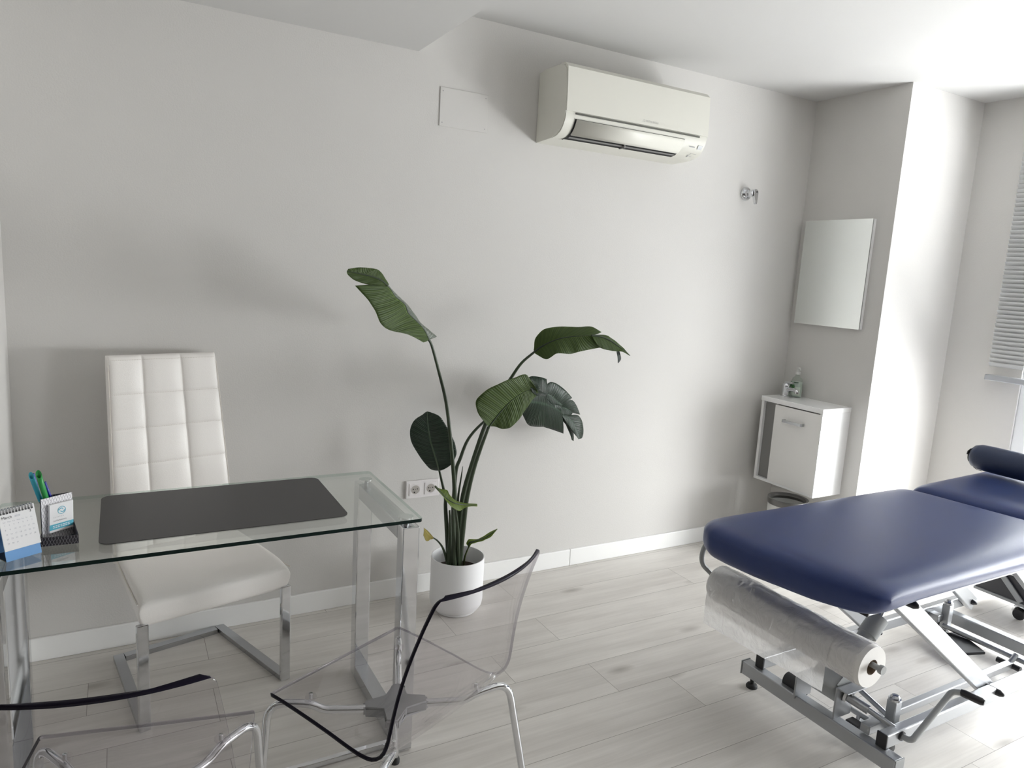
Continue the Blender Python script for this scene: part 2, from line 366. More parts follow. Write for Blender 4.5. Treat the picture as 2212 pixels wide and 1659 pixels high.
def lathe(bm, prof, c=(0, 0, 0), n=32, axis='Z', mi=0, M=None, cap=True):
    rings = []
    for r, z in prof:
        ring = []
        for k in range(n):
            a = 2*PI*k/n
            if axis == 'Z': v = Vector((r*math.cos(a), r*math.sin(a), z))
            elif axis == 'Y': v = Vector((r*math.cos(a), z, r*math.sin(a)))
            else: v = Vector((z, r*math.cos(a), r*math.sin(a)))
            v += Vector(c)
            if M is not None: v = M @ v
            ring.append(bm.verts.new(v))
        rings.append(ring)
    for i in range(len(rings)-1):
        for j in range(n):
            f = bm.faces.new((rings[i][j], rings[i][(j+1) % n], rings[i+1][(j+1) % n], rings[i+1][j])); f.material_index = mi
    for rg, (r, z) in ((rings[0], prof[0]), (rings[-1], prof[-1])):
        if r > 1e-5 and cap:
            f = bm.faces.new(rg); f.material_index = mi
    bmesh.ops.remove_doubles(bm, verts=[v for rg in rings for v in rg], dist=1e-6)
def prism(bm, poly, f0, f1, mi=0):
    """poly: list of 2D points; f0/f1 map a 2D point to the two end faces"""
    a = [bm.verts.new(f0(p)) for p in poly]; b = [bm.verts.new(f1(p)) for p in poly]; n = len(poly)
    fs = [bm.faces.new(a), bm.faces.new(b[::-1])]
    for i in range(n): fs.append(bm.faces.new((a[i], b[i], b[(i+1) % n], a[(i+1) % n])))
    for f in fs: f.material_index = mi
    return fs
def pillow(bm, fn, nu, nv, hfront, hback, mi=0, pu=14, pv=14, quilt=None, ex=0.42):
    """closed cushion. fn(u,v)->(point,normal) for u,v in -1..1; superelliptic edges"""
    def samp(n): return [math.sin((i/n-0.5)*PI) if True else 0 for i in range(n+1)]
    us = samp(nu); vs = samp(nv)
    def prof(u, v): return (max(0, 1-abs(u)**pu)*max(0, 1-abs(v)**pv))**ex
    F = {}; K = {}
    for i, u in enumerate(us):
        for j, v in enumerate(vs):
            p, n = fn(u, v); e = prof(u, v)
            q = quilt(u, v)*e if quilt else 0
            edge = i in (0, nu) or j in (0, nv)
            F[i, j] = bm.verts.new(p + n*(hfront*e+q))
            K[i, j] = F[i, j] if edge else bm.verts.new(p - n*(hback*e))
    for i in range(nu):
        for j in range(nv):
            for D, rev in ((F, 0), (K, 1)):
                q = [D[i, j], D[i+1, j], D[i+1, j+1], D[i, j+1]]
                if rev: q = q[::-1]
                try:
                    f = bm.faces.new(q); f.material_index = mi
                except ValueError: pass
def grid_uv(bm, P, uvf, mi=0):
    """P[i][j] grid of points -> quads with a UV map"""
    lay = bm.loops.layers.uv.verify()
    V = [[bm.verts.new(p) for p in row] for row in P]
    for i in range(len(P)-1):
        for j in range(len(P[0])-1):
            ids = ((i, j), (i+1, j), (i+1, j+1), (i, j+1))
            f = bm.faces.new([V[a][b] for a, b in ids]); f.material_index = mi
            for l, (a, b) in zip(f.loops, ids): l[lay].uv = uvf(a, b)
def text_bm(bm, s, size, M, align='LEFT', extrude=0.0, mi=0, spacing=1.0):
    cu = bpy.data.curves.new('lettering', 'FONT'); cu.body = s; cu.size = size; cu.align_x = align; cu.extrude = extrude; cu.resolution_u = 3
    cu.space_character = spacing
    o = bpy.data.objects.new('lettering', cu); C.objects.link(o)
    dg = bpy.context.evaluated_depsgraph_get(); me = bpy.data.meshes.new_from_object(o.evaluated_get(dg))
    me.transform(M); n0 = len(bm.faces); bm.from_mesh(me); bm.faces.ensure_lookup_table()
    for f in bm.faces[n0:]: f.material_index = mi
    bpy.data.meshes.remove(me); bpy.data.objects.remove(o); bpy.data.curves.remove(cu)
def axes(x, y, z, o):
    """matrix from three axis vectors and an origin"""
    x, y, z, o = Vector(x), Vector(y), Vector(z), Vector(o)
    return Matrix(((x.x, y.x, z.x, o.x), (x.y, y.y, z.y, o.y), (x.z, y.z, z.z, o.z), (0, 0, 0, 1)))
# plant shape data: metres, along each blade (edge, midrib, edge) and along each stem (x, y, z, radius)
LEAVES = [["a","u",[[[0.984,2.44,1.189],[1.0375,2.52,1.1897],[1.0785,2.54,1.1999]],[[0.9139,2.4133,1.2204],[1.0029,2.5,1.2376],[1.045,2.5267,1.2238]],[[0.8359,2.3867,1.2377],[0.9376,2.48,1.2906],[0.9984,2.5133,1.2562]],[[0.7932,2.36,1.2619],[0.9131,2.46,1.3258],[0.9678,2.5,1.2897]],[[0.7699,2.3667,1.3102],[0.8729,2.4467,1.3526],[0.9262,2.48,1.3292]],[[0.7444,2.3733,1.3467],[0.8465,2.4333,1.3819],[0.8655,2.46,1.3759]],[[0.7034,2.38,1.3892],[0.8175,2.42,1.4009],[0.8335,2.44,1.4076]]]],["a","u",[[[0.7773,2.38,1.3927],[0.8315,2.42,1.3925],[0.8439,2.44,1.3958]],[[0.7672,2.382,1.3943],[0.8077,2.416,1.409],[0.8265,2.432,1.4182]],[[0.7386,2.384,1.3966],[0.7789,2.412,1.4194],[0.8039,2.424,1.442]],[[0.7048,2.386,1.4068],[0.7452,2.408,1.4262],[0.7794,2.416,1.4493]],[[0.6843,2.388,1.421],[0.7096,2.404,1.4318],[0.7287,2.408,1.451]],[[0.6769,2.39,1.4337],[0.6807,2.4,1.4356],[0.6847,2.4,1.4439]]]],["b","u",[[[1.4916,2.48,1.1397],[1.4996,2.5,1.1421],[1.4967,2.5,1.1528]],[[1.5199,2.4467,1.1209],[1.5075,2.4733,1.1635],[1.4906,2.48,1.2037]],[[1.5239,2.4133,1.1297],[1.5259,2.4467,1.1841],[1.5154,2.46,1.2406]],[[1.5336,2.38,1.1518],[1.5584,2.42,1.2045],[1.5708,2.44,1.2543]],[[1.598,2.3733,1.151],[1.5955,2.4,1.2161],[1.6573,2.42,1.256]],[[1.6368,2.3667,1.1615],[1.6405,2.38,1.2228],[1.7072,2.4,1.2598]],[[1.7319,2.36,1.1782],[1.6858,2.36,1.2271],[1.7459,2.38,1.2397]]]],["b","u",[[[1.6877,2.35,1.2109],[1.6821,2.36,1.227],[1.6965,2.37,1.2285]],[[1.7203,2.344,1.1789],[1.7194,2.354,1.2248],[1.7513,2.362,1.2298]],[[1.7664,2.338,1.1683],[1.762,2.348,1.2114],[1.7772,2.354,1.2189]],[[1.7969,2.332,1.1652],[1.8021,2.342,1.189],[1.8122,2.346,1.1961]],[[1.8236,2.326,1.1639],[1.8347,2.336,1.1689],[1.8398,2.338,1.1731]],[[1.8551,2.32,1.1481],[1.8638,2.33,1.1474],[1.8646,2.33,1.148]]]],["b","t",[[[1.7977,2.34,1.1792],[1.8014,2.34,1.1811],[1.8056,2.34,1.1779]],[[1.807,2.345,1.1553],[1.8129,2.345,1.1584],[1.8305,2.345,1.1393]],[[1.8213,2.35,1.1133],[1.8235,2.35,1.1145],[1.8243,2.35,1.1145]]]],["c","u",[[[1.2655,2.44,0.8602],[1.2851,2.46,0.8472],[1.295,2.47,0.8469]],[[1.2126,2.4171,0.9162],[1.3025,2.4486,0.8796],[1.318,2.4614,0.845]],[[1.1908,2.3943,0.9692],[1.3281,2.4371,0.9189],[1.3485,2.4529,0.8358]],[[1.2189,2.3714,1.0122],[1.3607,2.4257,0.9566],[1.3849,2.4443,0.8475]],[[1.2809,2.3629,1.0436],[1.4022,2.4171,0.9873],[1.4202,2.4371,0.8897]],[[1.3361,2.3686,1.059],[1.4329,2.4114,1.0008],[1.449,2.4314,0.9364]],[[1.3913,2.3743,1.0712],[1.4572,2.4057,1.0072],[1.4719,2.4257,0.9678]],[[1.4172,2.38,1.0432],[1.4648,2.4,1.0018],[1.4854,2.42,0.9808]]]],["c","t",[[[1.4277,2.39,1.0461],[1.4323,2.4,1.0139],[1.4466,2.41,0.9932]],[[1.4605,2.4,1.0314],[1.4574,2.4067,1.012],[1.4731,2.4167,0.9757]],[[1.4891,2.41,0.9949],[1.4844,2.4133,0.9883],[1.4951,2.4233,0.9737]],[[1.5174,2.42,0.986],[1.5178,2.42,0.9797],[1.5248,2.43,0.9682]]]],["d","t",[[[1.5404,2.64,0.8684],[1.5265,2.6,0.9037],[1.5383,2.62,0.9528]],[[1.556,2.65,0.835],[1.5719,2.6067,0.9073],[1.5514,2.62,1.0156]],[[1.5959,2.66,0.7896],[1.6187,2.6133,0.9007],[1.5986,2.62,1.0186]],[[1.6861,2.67,0.7773],[1.6548,2.62,0.8911],[1.6444,2.62,1.0068]]]],["d","t",[[[1.674,2.67,0.778],[1.6466,2.62,0.8949],[1.6262,2.62,0.958]],[[1.7396,2.675,0.7561],[1.702,2.63,0.8734],[1.6762,2.63,0.8986]],[[1.794,2.68,0.7359],[1.7467,2.64,0.8485],[1.7465,2.64,0.8813]]]],["d","t",[[[1.6269,2.62,0.9499],[1.6269,2.62,0.9499],[1.6277,2.62,0.96]],[[1.6783,2.6333,0.8979],[1.6759,2.6333,0.9288],[1.6751,2.6333,0.9903]],[[1.729,2.6467,0.8689],[1.7311,2.6467,0.8932],[1.7459,2.6467,0.962]],[[1.7591,2.66,0.8544],[1.7614,2.66,0.8768],[1.814,2.66,0.9085]]]],["d","t",[[[1.745,2.65,0.8487],[1.7476,2.66,0.8655],[1.7571,2.66,0.8784]],[[1.7901,2.665,0.8166],[1.7899,2.67,0.8581],[1.8244,2.67,0.8942]],[[1.8287,2.68,0.8215],[1.8362,2.68,0.8326],[1.8803,2.68,0.8218]]]],["d","t",[[[1.7544,2.65,0.8321],[1.7687,2.66,0.8363],[1.8092,2.67,0.8266]],[[1.8045,2.6633,0.7806],[1.8263,2.6733,0.7986],[1.8755,2.6833,0.8156]],[[1.8461,2.6767,0.7392],[1.8689,2.6867,0.75],[1.9159,2.6967,0.7523]],[[1.8882,2.69,0.7006],[1.902,2.7,0.6995],[1.9226,2.71,0.7009]]]],["d","t",[[[1.7228,2.66,0.8491],[1.7468,2.66,0.855],[1.7698,2.67,0.8519]],[[1.785,2.6733,0.7937],[1.7912,2.6733,0.8183],[1.8192,2.6833,0.8112]],[[1.8172,2.6867,0.7603],[1.829,2.6867,0.7704],[1.8532,2.6967,0.7632]],[[1.8567,2.7,0.6966],[1.8631,2.7,0.6926],[1.8751,2.71,0.6893]]]],["e","t",[[[1.1675,2.68,0.6141],[1.1657,2.66,0.6205],[1.155,2.62,0.6327]],[[1.1412,2.7,0.6181],[1.163,2.6771,0.6437],[1.1971,2.6314,0.6434]],[[1.11,2.72,0.6563],[1.157,2.6943,0.6759],[1.2299,2.6429,0.6737]],[[1.0746,2.74,0.7165],[1.1487,2.7114,0.715],[1.2375,2.6543,0.7097]],[[1.0626,2.7486,0.7643],[1.1409,2.7214,0.7526],[1.228,2.6686,0.7496]],[[1.0731,2.7457,0.8165],[1.1333,2.7243,0.7983],[1.2069,2.6857,0.7961]],[[1.1116,2.7429,0.8457],[1.1295,2.7271,0.837],[1.1775,2.7029,0.843]],[[1.1304,2.74,0.8591],[1.1303,2.73,0.8624],[1.1393,2.72,0.8608]]]],["f","y",[[[1.0726,2.48,0.6146],[1.0799,2.5,0.6091],[1.0881,2.52,0.6039]],[[1.0926,2.4667,0.5858],[1.099,2.4867,0.5851],[1.1065,2.51,0.5917]],[[1.1095,2.4533,0.5614],[1.1204,2.4733,0.56],[1.133,2.5,0.5871]],[[1.1285,2.44,0.5367],[1.1457,2.46,0.5448],[1.138,2.49,0.5729]],[[1.1691,2.45,0.512],[1.1802,2.4667,0.5325],[1.1681,2.49,0.5431]],[[1.2043,2.46,0.5213],[1.215,2.4733,0.5234],[1.2136,2.49,0.5262]],[[1.2568,2.47,0.5145],[1.2616,2.48,0.5158],[1.2664,2.49,0.5172]]]],["g","y",[[[1.2694,2.55,0.307],[1.2724,2.56,0.3036],[1.275,2.57,0.2994]],[[1.2808,2.546,0.3211],[1.2738,2.556,0.3219],[1.2636,2.566,0.3196]],[[1.2999,2.542,0.3258],[1.2951,2.552,0.3285],[1.2735,2.562,0.3363]],[[1.3355,2.538,0.3334],[1.326,2.548,0.3355],[1.3167,2.558,0.334]],[[1.3662,2.534,0.3486],[1.3569,2.544,0.3485],[1.3521,2.554,0.3522]],[[1.3889,2.53,0.3785],[1.3939,2.54,0.3752],[1.3983,2.55,0.3719]]]],["h","w",[[[1.0979,2.54,0.3725],[1.1078,2.56,0.3667],[1.112,2.57,0.3642]],[[1.0792,2.5267,0.3745],[1.0869,2.5467,0.3845],[1.094,2.5567,0.3863]],[[1.0575,2.5133,0.3774],[1.0698,2.5333,0.4024],[1.0713,2.5433,0.4105]],[[1.0389,2.5,0.4082],[1.0482,2.52,0.4292],[1.0509,2.53,0.4283]]]]]
STEMS = [["a","s",[[1.2244,2.6,0.2106,0.011],[1.2107,2.59,0.4027,0.0102],[1.2043,2.58,0.5386,0.0094],[1.1889,2.57,0.645,0.0086],[1.1661,2.56,0.7765,0.0077],[1.1344,2.55,0.9357,0.0069],[1.092,2.54,1.0658,0.0061],[1.0551,2.53,1.1652,0.0053],[1.0343,2.52,1.1926,0.0045]]],["b","s",[[1.253,2.62,0.1978,0.012],[1.246,2.605,0.3929,0.0111],[1.2499,2.59,0.5289,0.0103],[1.2775,2.575,0.6683,0.0094],[1.3207,2.56,0.8306,0.0085],[1.3628,2.545,0.9402,0.0076],[1.413,2.53,1.03,0.0067],[1.4503,2.515,1.0946,0.0059],[1.4996,2.5,1.1421,0.005]]],["c","s",[[1.241,2.58,0.2161,0.012],[1.2383,2.55,0.4133,0.0105],[1.2339,2.52,0.5395,0.009],[1.2493,2.49,0.6873,0.0075],[1.2851,2.46,0.8472,0.006]]],["d","s",[[1.229,2.63,0.1976,0.01],[1.2227,2.6257,0.3886,0.0091],[1.2234,2.6214,0.6078,0.0081],[1.2409,2.6171,0.6796,0.0072],[1.273,2.6129,0.7632,0.0063],[1.3378,2.6086,0.8319,0.0054],[1.4192,2.6043,0.8811,0.0044],[1.5266,2.6,0.9024,0.0035]]],["e","s",[[1.2217,2.64,0.1946,0.011],[1.2074,2.644,0.339,0.0097],[1.1967,2.648,0.4559,0.0084],[1.1953,2.652,0.502,0.0071],[1.1804,2.656,0.5622,0.0058],[1.1657,2.66,0.6205,0.0045]]],["i","s",[[1.2433,2.61,0.2058,0.009],[1.2367,2.61,0.4371,0.007],[1.2355,2.61,0.5109,0.0051],[1.2453,2.61,0.5959,0.0032],[1.2505,2.61,0.6447,0.0012]]],["f","s",[[1.2242,2.55,0.2311,0.008],[1.2006,2.52,0.3852,0.0063],[1.1701,2.49,0.5027,0.0047],[1.1503,2.46,0.5401,0.003]]],["g","s",[[1.2719,2.6,0.2076,0.005],[1.2673,2.58,0.2551,0.004],[1.2724,2.56,0.3036,0.003]]],["h","s",[[1.1839,2.58,0.2409,0.006],[1.1707,2.575,0.2807,0.0051],[1.1532,2.57,0.3184,0.0043],[1.1294,2.565,0.3488,0.0034],[1.1078,2.56,0.3667,0.0025]]],["k","s",[[1.1869,2.57,0.2311,0.01],[1.1827,2.56,0.373,0.007],[1.171,2.55,0.4805,0.004]]],["k","s",[[1.2054,2.55,0.2363,0.01],[1.1895,2.54,0.3794,0.007],[1.1774,2.53,0.4907,0.004]]]]
# ------------------------------------------------------------------ the room
XL, XR, YB, YF, ZC, ZS = -0.325, 4.06, 2.833, -3.6, 2.49, 2.312
XF = -2.6                                               # the room widens to the left in front of the desk bay
XC, YC = 3.427, 2.279                                   # the column in the far right corner
struct('floor', B(XF-0.2, XR+0.26, YF-0.2, YB+0.2, -0.06, 0), floor_m)
struct('ceiling', B(XF-0.2, XR+0.26, YF-0.2, YB+0.2, ZC, ZC+0.1), ceil_m)
struct('ceiling', B(XF-0.2, 1.076, YF-0.2, YB+0.2, ZS, ZC), ceil_m)           # the lowered part over the desk
struct('wall_back', B(XL-0.2, XR+0.26, YB, YB+0.2, 0, ZC), wall_m)
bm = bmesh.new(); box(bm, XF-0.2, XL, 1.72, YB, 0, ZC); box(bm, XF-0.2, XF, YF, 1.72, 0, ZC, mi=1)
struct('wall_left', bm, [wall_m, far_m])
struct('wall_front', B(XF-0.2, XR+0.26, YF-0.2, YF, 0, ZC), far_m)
struct('wall_column', B(XC, XR, YC, YB, 0, ZC), wall_m)
DOOR = (0.02, 1.885, 0.0, 2.25)                         # balcony door opening y0,y1,z0,z1
ADDED_WIN = (-1.60, -0.30, 0.0, 1.12)  # unseen low window, added and sized to give a second light
bm = bmesh.new()
box(bm, XR, XR+0.24, DOOR[1], YB, 0, ZC); box(bm, XR, XR+0.24, ADDED_WIN[1], DOOR[0], 0, ZC)
box(bm, XR, XR+0.24, DOOR[0], DOOR[1], DOOR[3], ZC)
box(bm, XR, XR+0.24, ADDED_WIN[0], ADDED_WIN[1], ADDED_WIN[3], ZC)
box(bm, XR, XR+0.24, YF, ADDED_WIN[0], 0, ZC)
struct('wall_right', bm, wall_m)
bm = bmesh.new()
box(bm, XL, 1.978, YB-0.013, YB, 0, 0.087, 0.003); box(bm, 1.9805, XC, YB-0.013, YB, 0, 0.087, 0.003)
struct('baseboard_back', bm, base_m)
bm = bmesh.new()
box(bm, XC-0.013, XC, YC, YB-0.013, 0, 0.087, 0.003); box(bm, XC-0.013, XR, YC-0.013, YC, 0, 0.087, 0.003)
struct('baseboard_column', bm, base_m)
struct('baseboard_left', B(XL, XL+0.013, 1.72, YB-0.013, 0, 0.087, 0.003), base_m)
struct('baseboard_right', B(XR-0.013, XR, DOOR[1]+0.01, YC-0.013, 0, 0.087, 0.003), base_m)

def glazing(name, y0, y1, z0, z1, bars):
    bm = bmesh.new(); f = 0.065; x0, x1 = XR+0.012, XR+0.072
    box(bm, x0, x1, y0, y0+f, z0, z1, 0.004); box(bm, x0, x1, y1-f, y1, z0, z1, 0.004)
    box(bm, x0, x1, y0+f, y1-f, z0, z0+f, 0.004); box(bm, x0, x1, y0+f, y1-f, z1-f, z1, 0.004)
    for yb in bars: box(bm, x0, x1, yb-f/2, yb+f/2, z0+f, z1-f, 0.004)
    root = struct(name, bm, alu)
    bm = bmesh.new(); g = 0.006
    ys = [y0+f]+[q for yb in bars for q in (yb-f/2, yb+f/2)]+[y1-f]
    for i in range(0, len(ys), 2):
        a, b = ys[i], ys[i+1]
        box(bm, x0+0.02, x1-0.01, a, a+g, z0+f, z1-f); box(bm, x0+0.02, x1-0.01, b-g, b, z0+f, z1-f)
        box(bm, x0+0.02, x1-0.01, a, b, z0+f, z0+f+g); box(bm, x0+0.02, x1-0.01, a, b, z1-f-g, z1-f)
    obj('gasket', bm, gasket, root)
    bm = bmesh.new()
    for i in range(0, len(ys), 2): box(bm, x0+0.034, x0+0.040, ys[i]+g, ys[i+1]-g, z0+f+g, z1-f-g)
    obj('pane', bm, win_glass, root)
    return root
glazing('door_1', *DOOR, [0.95])
glazing('added_window_1', *ADDED_WIN, [])

# venetian blind pulled half way down over the balcony door
def venetian_blind(yc, h0, h1, label, drop):
    blind = thing('venetian_blind', label, 'blind', (XR-0.03, yc, 2.36))
    bm = bmesh.new(); z = 2.335
    while z > 2.36-drop+.052:
        P = [[Vector((-0.0075*c, y, z-2.36+0.0106*c - 0.0012*(1-c*c))) for y in (h0, h1)] for c in (-1, -0.33, 0.33, 1)]
        grid_uv(bm, P, lambda a, b: (a, b)); z -= 0.0228
    o = obj('slats', bm, blind_m, blind, smooth=True)
    so = o.modifiers.new('t', 'SOLIDIFY'); so.thickness = 0.0006
    obj('head_rail', B(-0.02, 0.02, h0, h1, -0.02, 0.03, 0.003), alu, blind)
    obj('bottom_rail', B(-0.022, 0.016, h0, h1+.002, -drop-.013, -drop+.017, 0.005), rail_m, blind)
    for y in (h1-.175, (h0+h1)/2, h0+.16):
        bm = bmesh.new(); tube(bm, [(-0.016, y, -0.01), (-0.016, y, -drop+.015)], 0.0011, 6); tube(bm, [(0.013, y, -0.01), (0.013, y, -drop+.015)], 0.0011, 6)
        obj('ladder_cord', bm, paper_m, blind)
rail_m = mat('grey_blind_rail', (0.40, 0.41, 0.43), 0.35)
venetian_blind(1.0, -1.02, 1.035, 'grey white venetian blind hanging over the bright balcony door at the right edge', 1.305)

# ------------------------------------------------------------------ air conditioner
ac = thing('air_conditioner', 'aged white split air conditioner mounted high on the back wall', 'air conditioner', (2.033, YB, 2.035))
L2 = 0.395
def prof_ac(s=0):
    return [(0, .292), (-.048, .300), (-.168, .296), (-.205, .288), (-.224, .272), (-.2305, .20), (-.233, .098), (-.2325, .083), (-.228, .066), (-.216, .044), (-.198, .024), (-.170, .010), (-.13, .004), (-.06, .001), (0, .0)]
bm = bmesh.new(); prism(bm, prof_ac(), lambda p: Vector((-L2, p[0], p[1])), lambda p: Vector((L2, p[0], p[1])))
es = [e for e in bm.edges if abs(e.verts[0].co.x-e.verts[1].co.x) < 1e-6]
bmesh.ops.bevel(bm, geom=es, offset=0.004, segments=2, affect='EDGES')
smooth_angle(obj('casing', bm, acm, ac), 30)
bm = bmesh.new()
pp = [(-.232, .101), (-.2295, .20), (-.223, .273), (-.206, .289), (-.1995, .2865), (-.17, .29), (-.17, .2985), (-.208, .2955), (-.2305, .277), (-.2365, .20), (-.2395, .101)]
prism(bm, pp, lambda p: Vector((-L2+.002, p[0], p[1])), lambda p: Vector((L2-.002, p[0], p[1])))
smooth_angle(obj('front_panel', bm, acm, ac), 30)
obj('panel_slot', B(-L2+.05, L2-.05, -.2375, -.228, .0915, .0975), mat('slot_shadow_grey', (0.10, 0.10, 0.085), 0.7), ac)
# outlet: dark mouth and the flap over its upper part
def curve_band(z_pts, off, x0, x1, n=1):
    return [[Vector((x, p[0]-off*0.75, p[1]-off*0.65)) for x in (x0, x1)] for p in z_pts]
mouth = [(-.2322, .075), (-.228, .065), (-.216, .043), (-.198, .023), (-.170, .009), (-.135, .0035)]
bm = bmesh.new(); grid_uv(bm, curve_band(mouth, .0015, -.344, .260), lambda a, b: (a, b)); o = obj('air_outlet', bm, ac_dark, ac)
bm = bmesh.new(); grid_uv(bm, curve_band([(-.2335, .0755), (-.229, .063), (-.217, .041), (-.203, .0265), (-.191, .0175)], .007, -.338, .256), lambda a, b: (a, b))
o = obj('air_flap', bm, acm, ac, smooth=True); so = o.modifiers.new('t', 'SOLIDIFY'); so.thickness = 0.004
bm = bmesh.new(); grid_uv(bm, curve_band([(-.180, .0125), (-.174, .0100), (-.170, .0085)], .004, -.335, .250), lambda a, b: (a, b))
obj('inner_vane', bm, niche_m, ac)
obj('vane_joint', B(-.048, -.042, -.190, -.150, .000, .016), niche_m, ac)
bm = bmesh.new(); grid_uv(bm, curve_band([(-.150, .0055), (-.142, .0035), (-.135, .0030)], .004, -.345, .262), lambda a, b: (a, b))
obj('outlet_lip', bm, acm, ac)
# display window, indicator lights, lettering
def on_curve(x, t):
    q = [(-.228, .066), (-.216, .044), (-.198, .024), (-.170, .010), (-.13, .004)]
    k = min(int(t), 3); f = t-k; return Vector((x, q[k][0]*(1-f)+q[k+1][0]*f - .0022, q[k][1]*(1-f)+q[k+1][1]*f - .0022))
bm = bmesh.new()
for (x0, x1, t0, t1) in ((.352, .378, .25, 1.05),):
    grid_uv(bm, [[on_curve(x, t) for x in (x0, x1)] for t in (t0, (t0+t1)/2, t1)], lambda a, b: (a, b))
obj('receiver_window', bm, mat('receiver_grey', (0.27, 0.28, 0.29), 0.3), ac)
for (x0, x1, t0, t1) in ((.300, .334, .62, .78), (.330, .334, 1.85, 2.0), (.330, .334, 2.12, 2.27), (.326, .332, 2.38, 2.85), (.341, .366, 1.95, 2.0), (.337, .352, 2.62, 2.67)):
    bm = bmesh.new(); grid_uv(bm, [[on_curve(x, t) for x in (x0, x1)] for t in (t0, t1)], lambda a, b: (a, b))
    obj('printed_mark', bm, gray_print, ac)
bm = bmesh.new()
text_bm(bm, 'MITSUBISHI', 0.0135, axes((0, 0, 0), (0, 0, 1), (0, -1, 0), (0, 0, 0)) if False else axes((1, 0, 0), (0, 0, 1), (0, -1, 0), (.022, -.2398, .1135)), spacing=1.05)
for dx, dz in ((0, .0072), (-.0042, 0), (.0042, 0)):
    c = Vector((.010+dx, -.2398, .1145+dz)); r = .0038
    bm.faces.new([bm.verts.new(c+Vector((a, 0, b))) for a, b in ((0, r*.95), (-r*.6, 0), (0, -r*.95), (r*.6, 0))])
obj('maker_lettering', bm, mat('faint_grey_print', (0.46, 0.46, 0.44), 0.6), ac, recalc=False)

# ------------------------------------------------------------------ things on the back wall
ap = thing('access_panel', 'white square access cover screwed flush on the wall left of the air conditioner', 'wall panel', (1.284, YB, 2.118))
obj('cover', B(-.110, .110, -.004, .0, -.077, .077, 0.0018), wall_m, ap)
for sx, sz in ((-.098, -.062), (.098, -.062), (.098, .062), (-.098, .062)):
    bm = bmesh.new(); lathe(bm, [(0, -.0048), (.0022, -.0048), (.0022, -.003)], (sx, 0, sz), 10, 'Y'); obj('screw', bm, gray_print, ap)

tap = thing('wall_tap', 'chrome lever tap on a round plate high on the back wall', 'tap', (2.955, YB, 1.946))
bm = bmesh.new(); lathe(bm, [(0, 0), (.036, 0), (.036, -.006), (.031, -.012), (.022, -.013), (.021, -.028), (0, -.03)], (0, 0, 0), 36, 'Y')
smooth_angle(obj('wall_plate', bm, chrome, tap), 40)
bm = bmesh.new(); lathe(bm, [(0, -.026), (.017, -.026), (.020, -.034), (.020, -.050), (.016, -.056), (0, -.057)], (.003, 0, .0), 28, 'Y')
smooth_angle(obj('valve_cap', bm, chrome, tap), 40)
bm = bmesh.new()
prs = [(-.016, .012), (-.010, .020), (.004, .022), (.016, .017), (.019, .006), (.014, -.014), (.010, -.035), (.008, -.052), (.003, -.057), (-.003, -.055), (-.006, -.040), (-.012, -.016)]
prism(bm, prs, lambda p: Vector((p[0]+.012, -.048-.10*max(0, -p[1]), p[1])), lambda p: Vector((p[0]+.012, -.062-.16*max(0, -p[1]), p[1])))
bmesh.ops.bevel(bm, geom=bm.edges[:], offset=.002, segments=2, affect='EDGES')
lev = smooth_angle(obj('lever', bm, chrome, tap), 40)
bm = bmesh.new(); lathe(bm, [(0, -.0645), (.004, -.0645), (.004, -.061)], (.018, 0, .008), 12, 'Y'); obj('screw_hole', bm, black, lev)

so_ = thing('double_socket', 'white double power socket low on the wall left of the plant', 'socket', (1.161, YB, 0.491))
obj('frame_plate', B(-.078, .078, -.010, 0, -.0405, .0405, .003), sock_m, so_)
for sx in (-.0365, .0365):
    bm = bmesh.new(); box(bm, sx-.0275, sx+.0275, -.0125, -.009, -.0275, .0275, .001); ins = obj('socket_insert', bm, sock_m, so_)
    bm = bmesh.new(); lathe(bm, [(.0195, -.0126), (.0225, -.0135), (.0225, -.0126)], (sx, 0, 0), 32, 'Y', cap=False); obj('socket_rim', bm, sock_m, ins)
    bm = bmesh.new(); lathe(bm, [(0, -.0128), (.0197, -.0128), (.0197, -.0132)], (sx, 0, 0), 32, 'Y'); well = obj('socket_well', bm, sock_in, ins)
    bm = bmesh.new()
    for hx, hz, r in ((-.0095, .001, .0026), (.0095, .001, .0026), (0, .0, .0016), (-.004, -.0135, .0036)):
        lathe(bm, [(0, -.0136), (r, -.0136), (r, -.013)], (sx+hx, 0, hz+.002), 14, 'Y')
    obj('contact_hole', bm, black, ins)

# ------------------------------------------------------------------ mirror and hand basin cabinet on the column
mir = thing('wall_mirror', 'frameless rectangular mirror on white backing hanging above the small cabinet', 'mirror', (XC, 2.58, 1.553))
obj('backing_board', B(-.020, 0, -.205, .206, -.286, .286, .001), cab_m, mir)
obj('mirror_gap_shade', B(-.0255, -.0195, -.203, .204, -.284, .284), black, mir)  # black layer stands in for shade in the gap behind the glass
obj('mirror_glass', B(-.030, -.0255, -.206, .206, -.286, .286), mirror_m, mir)

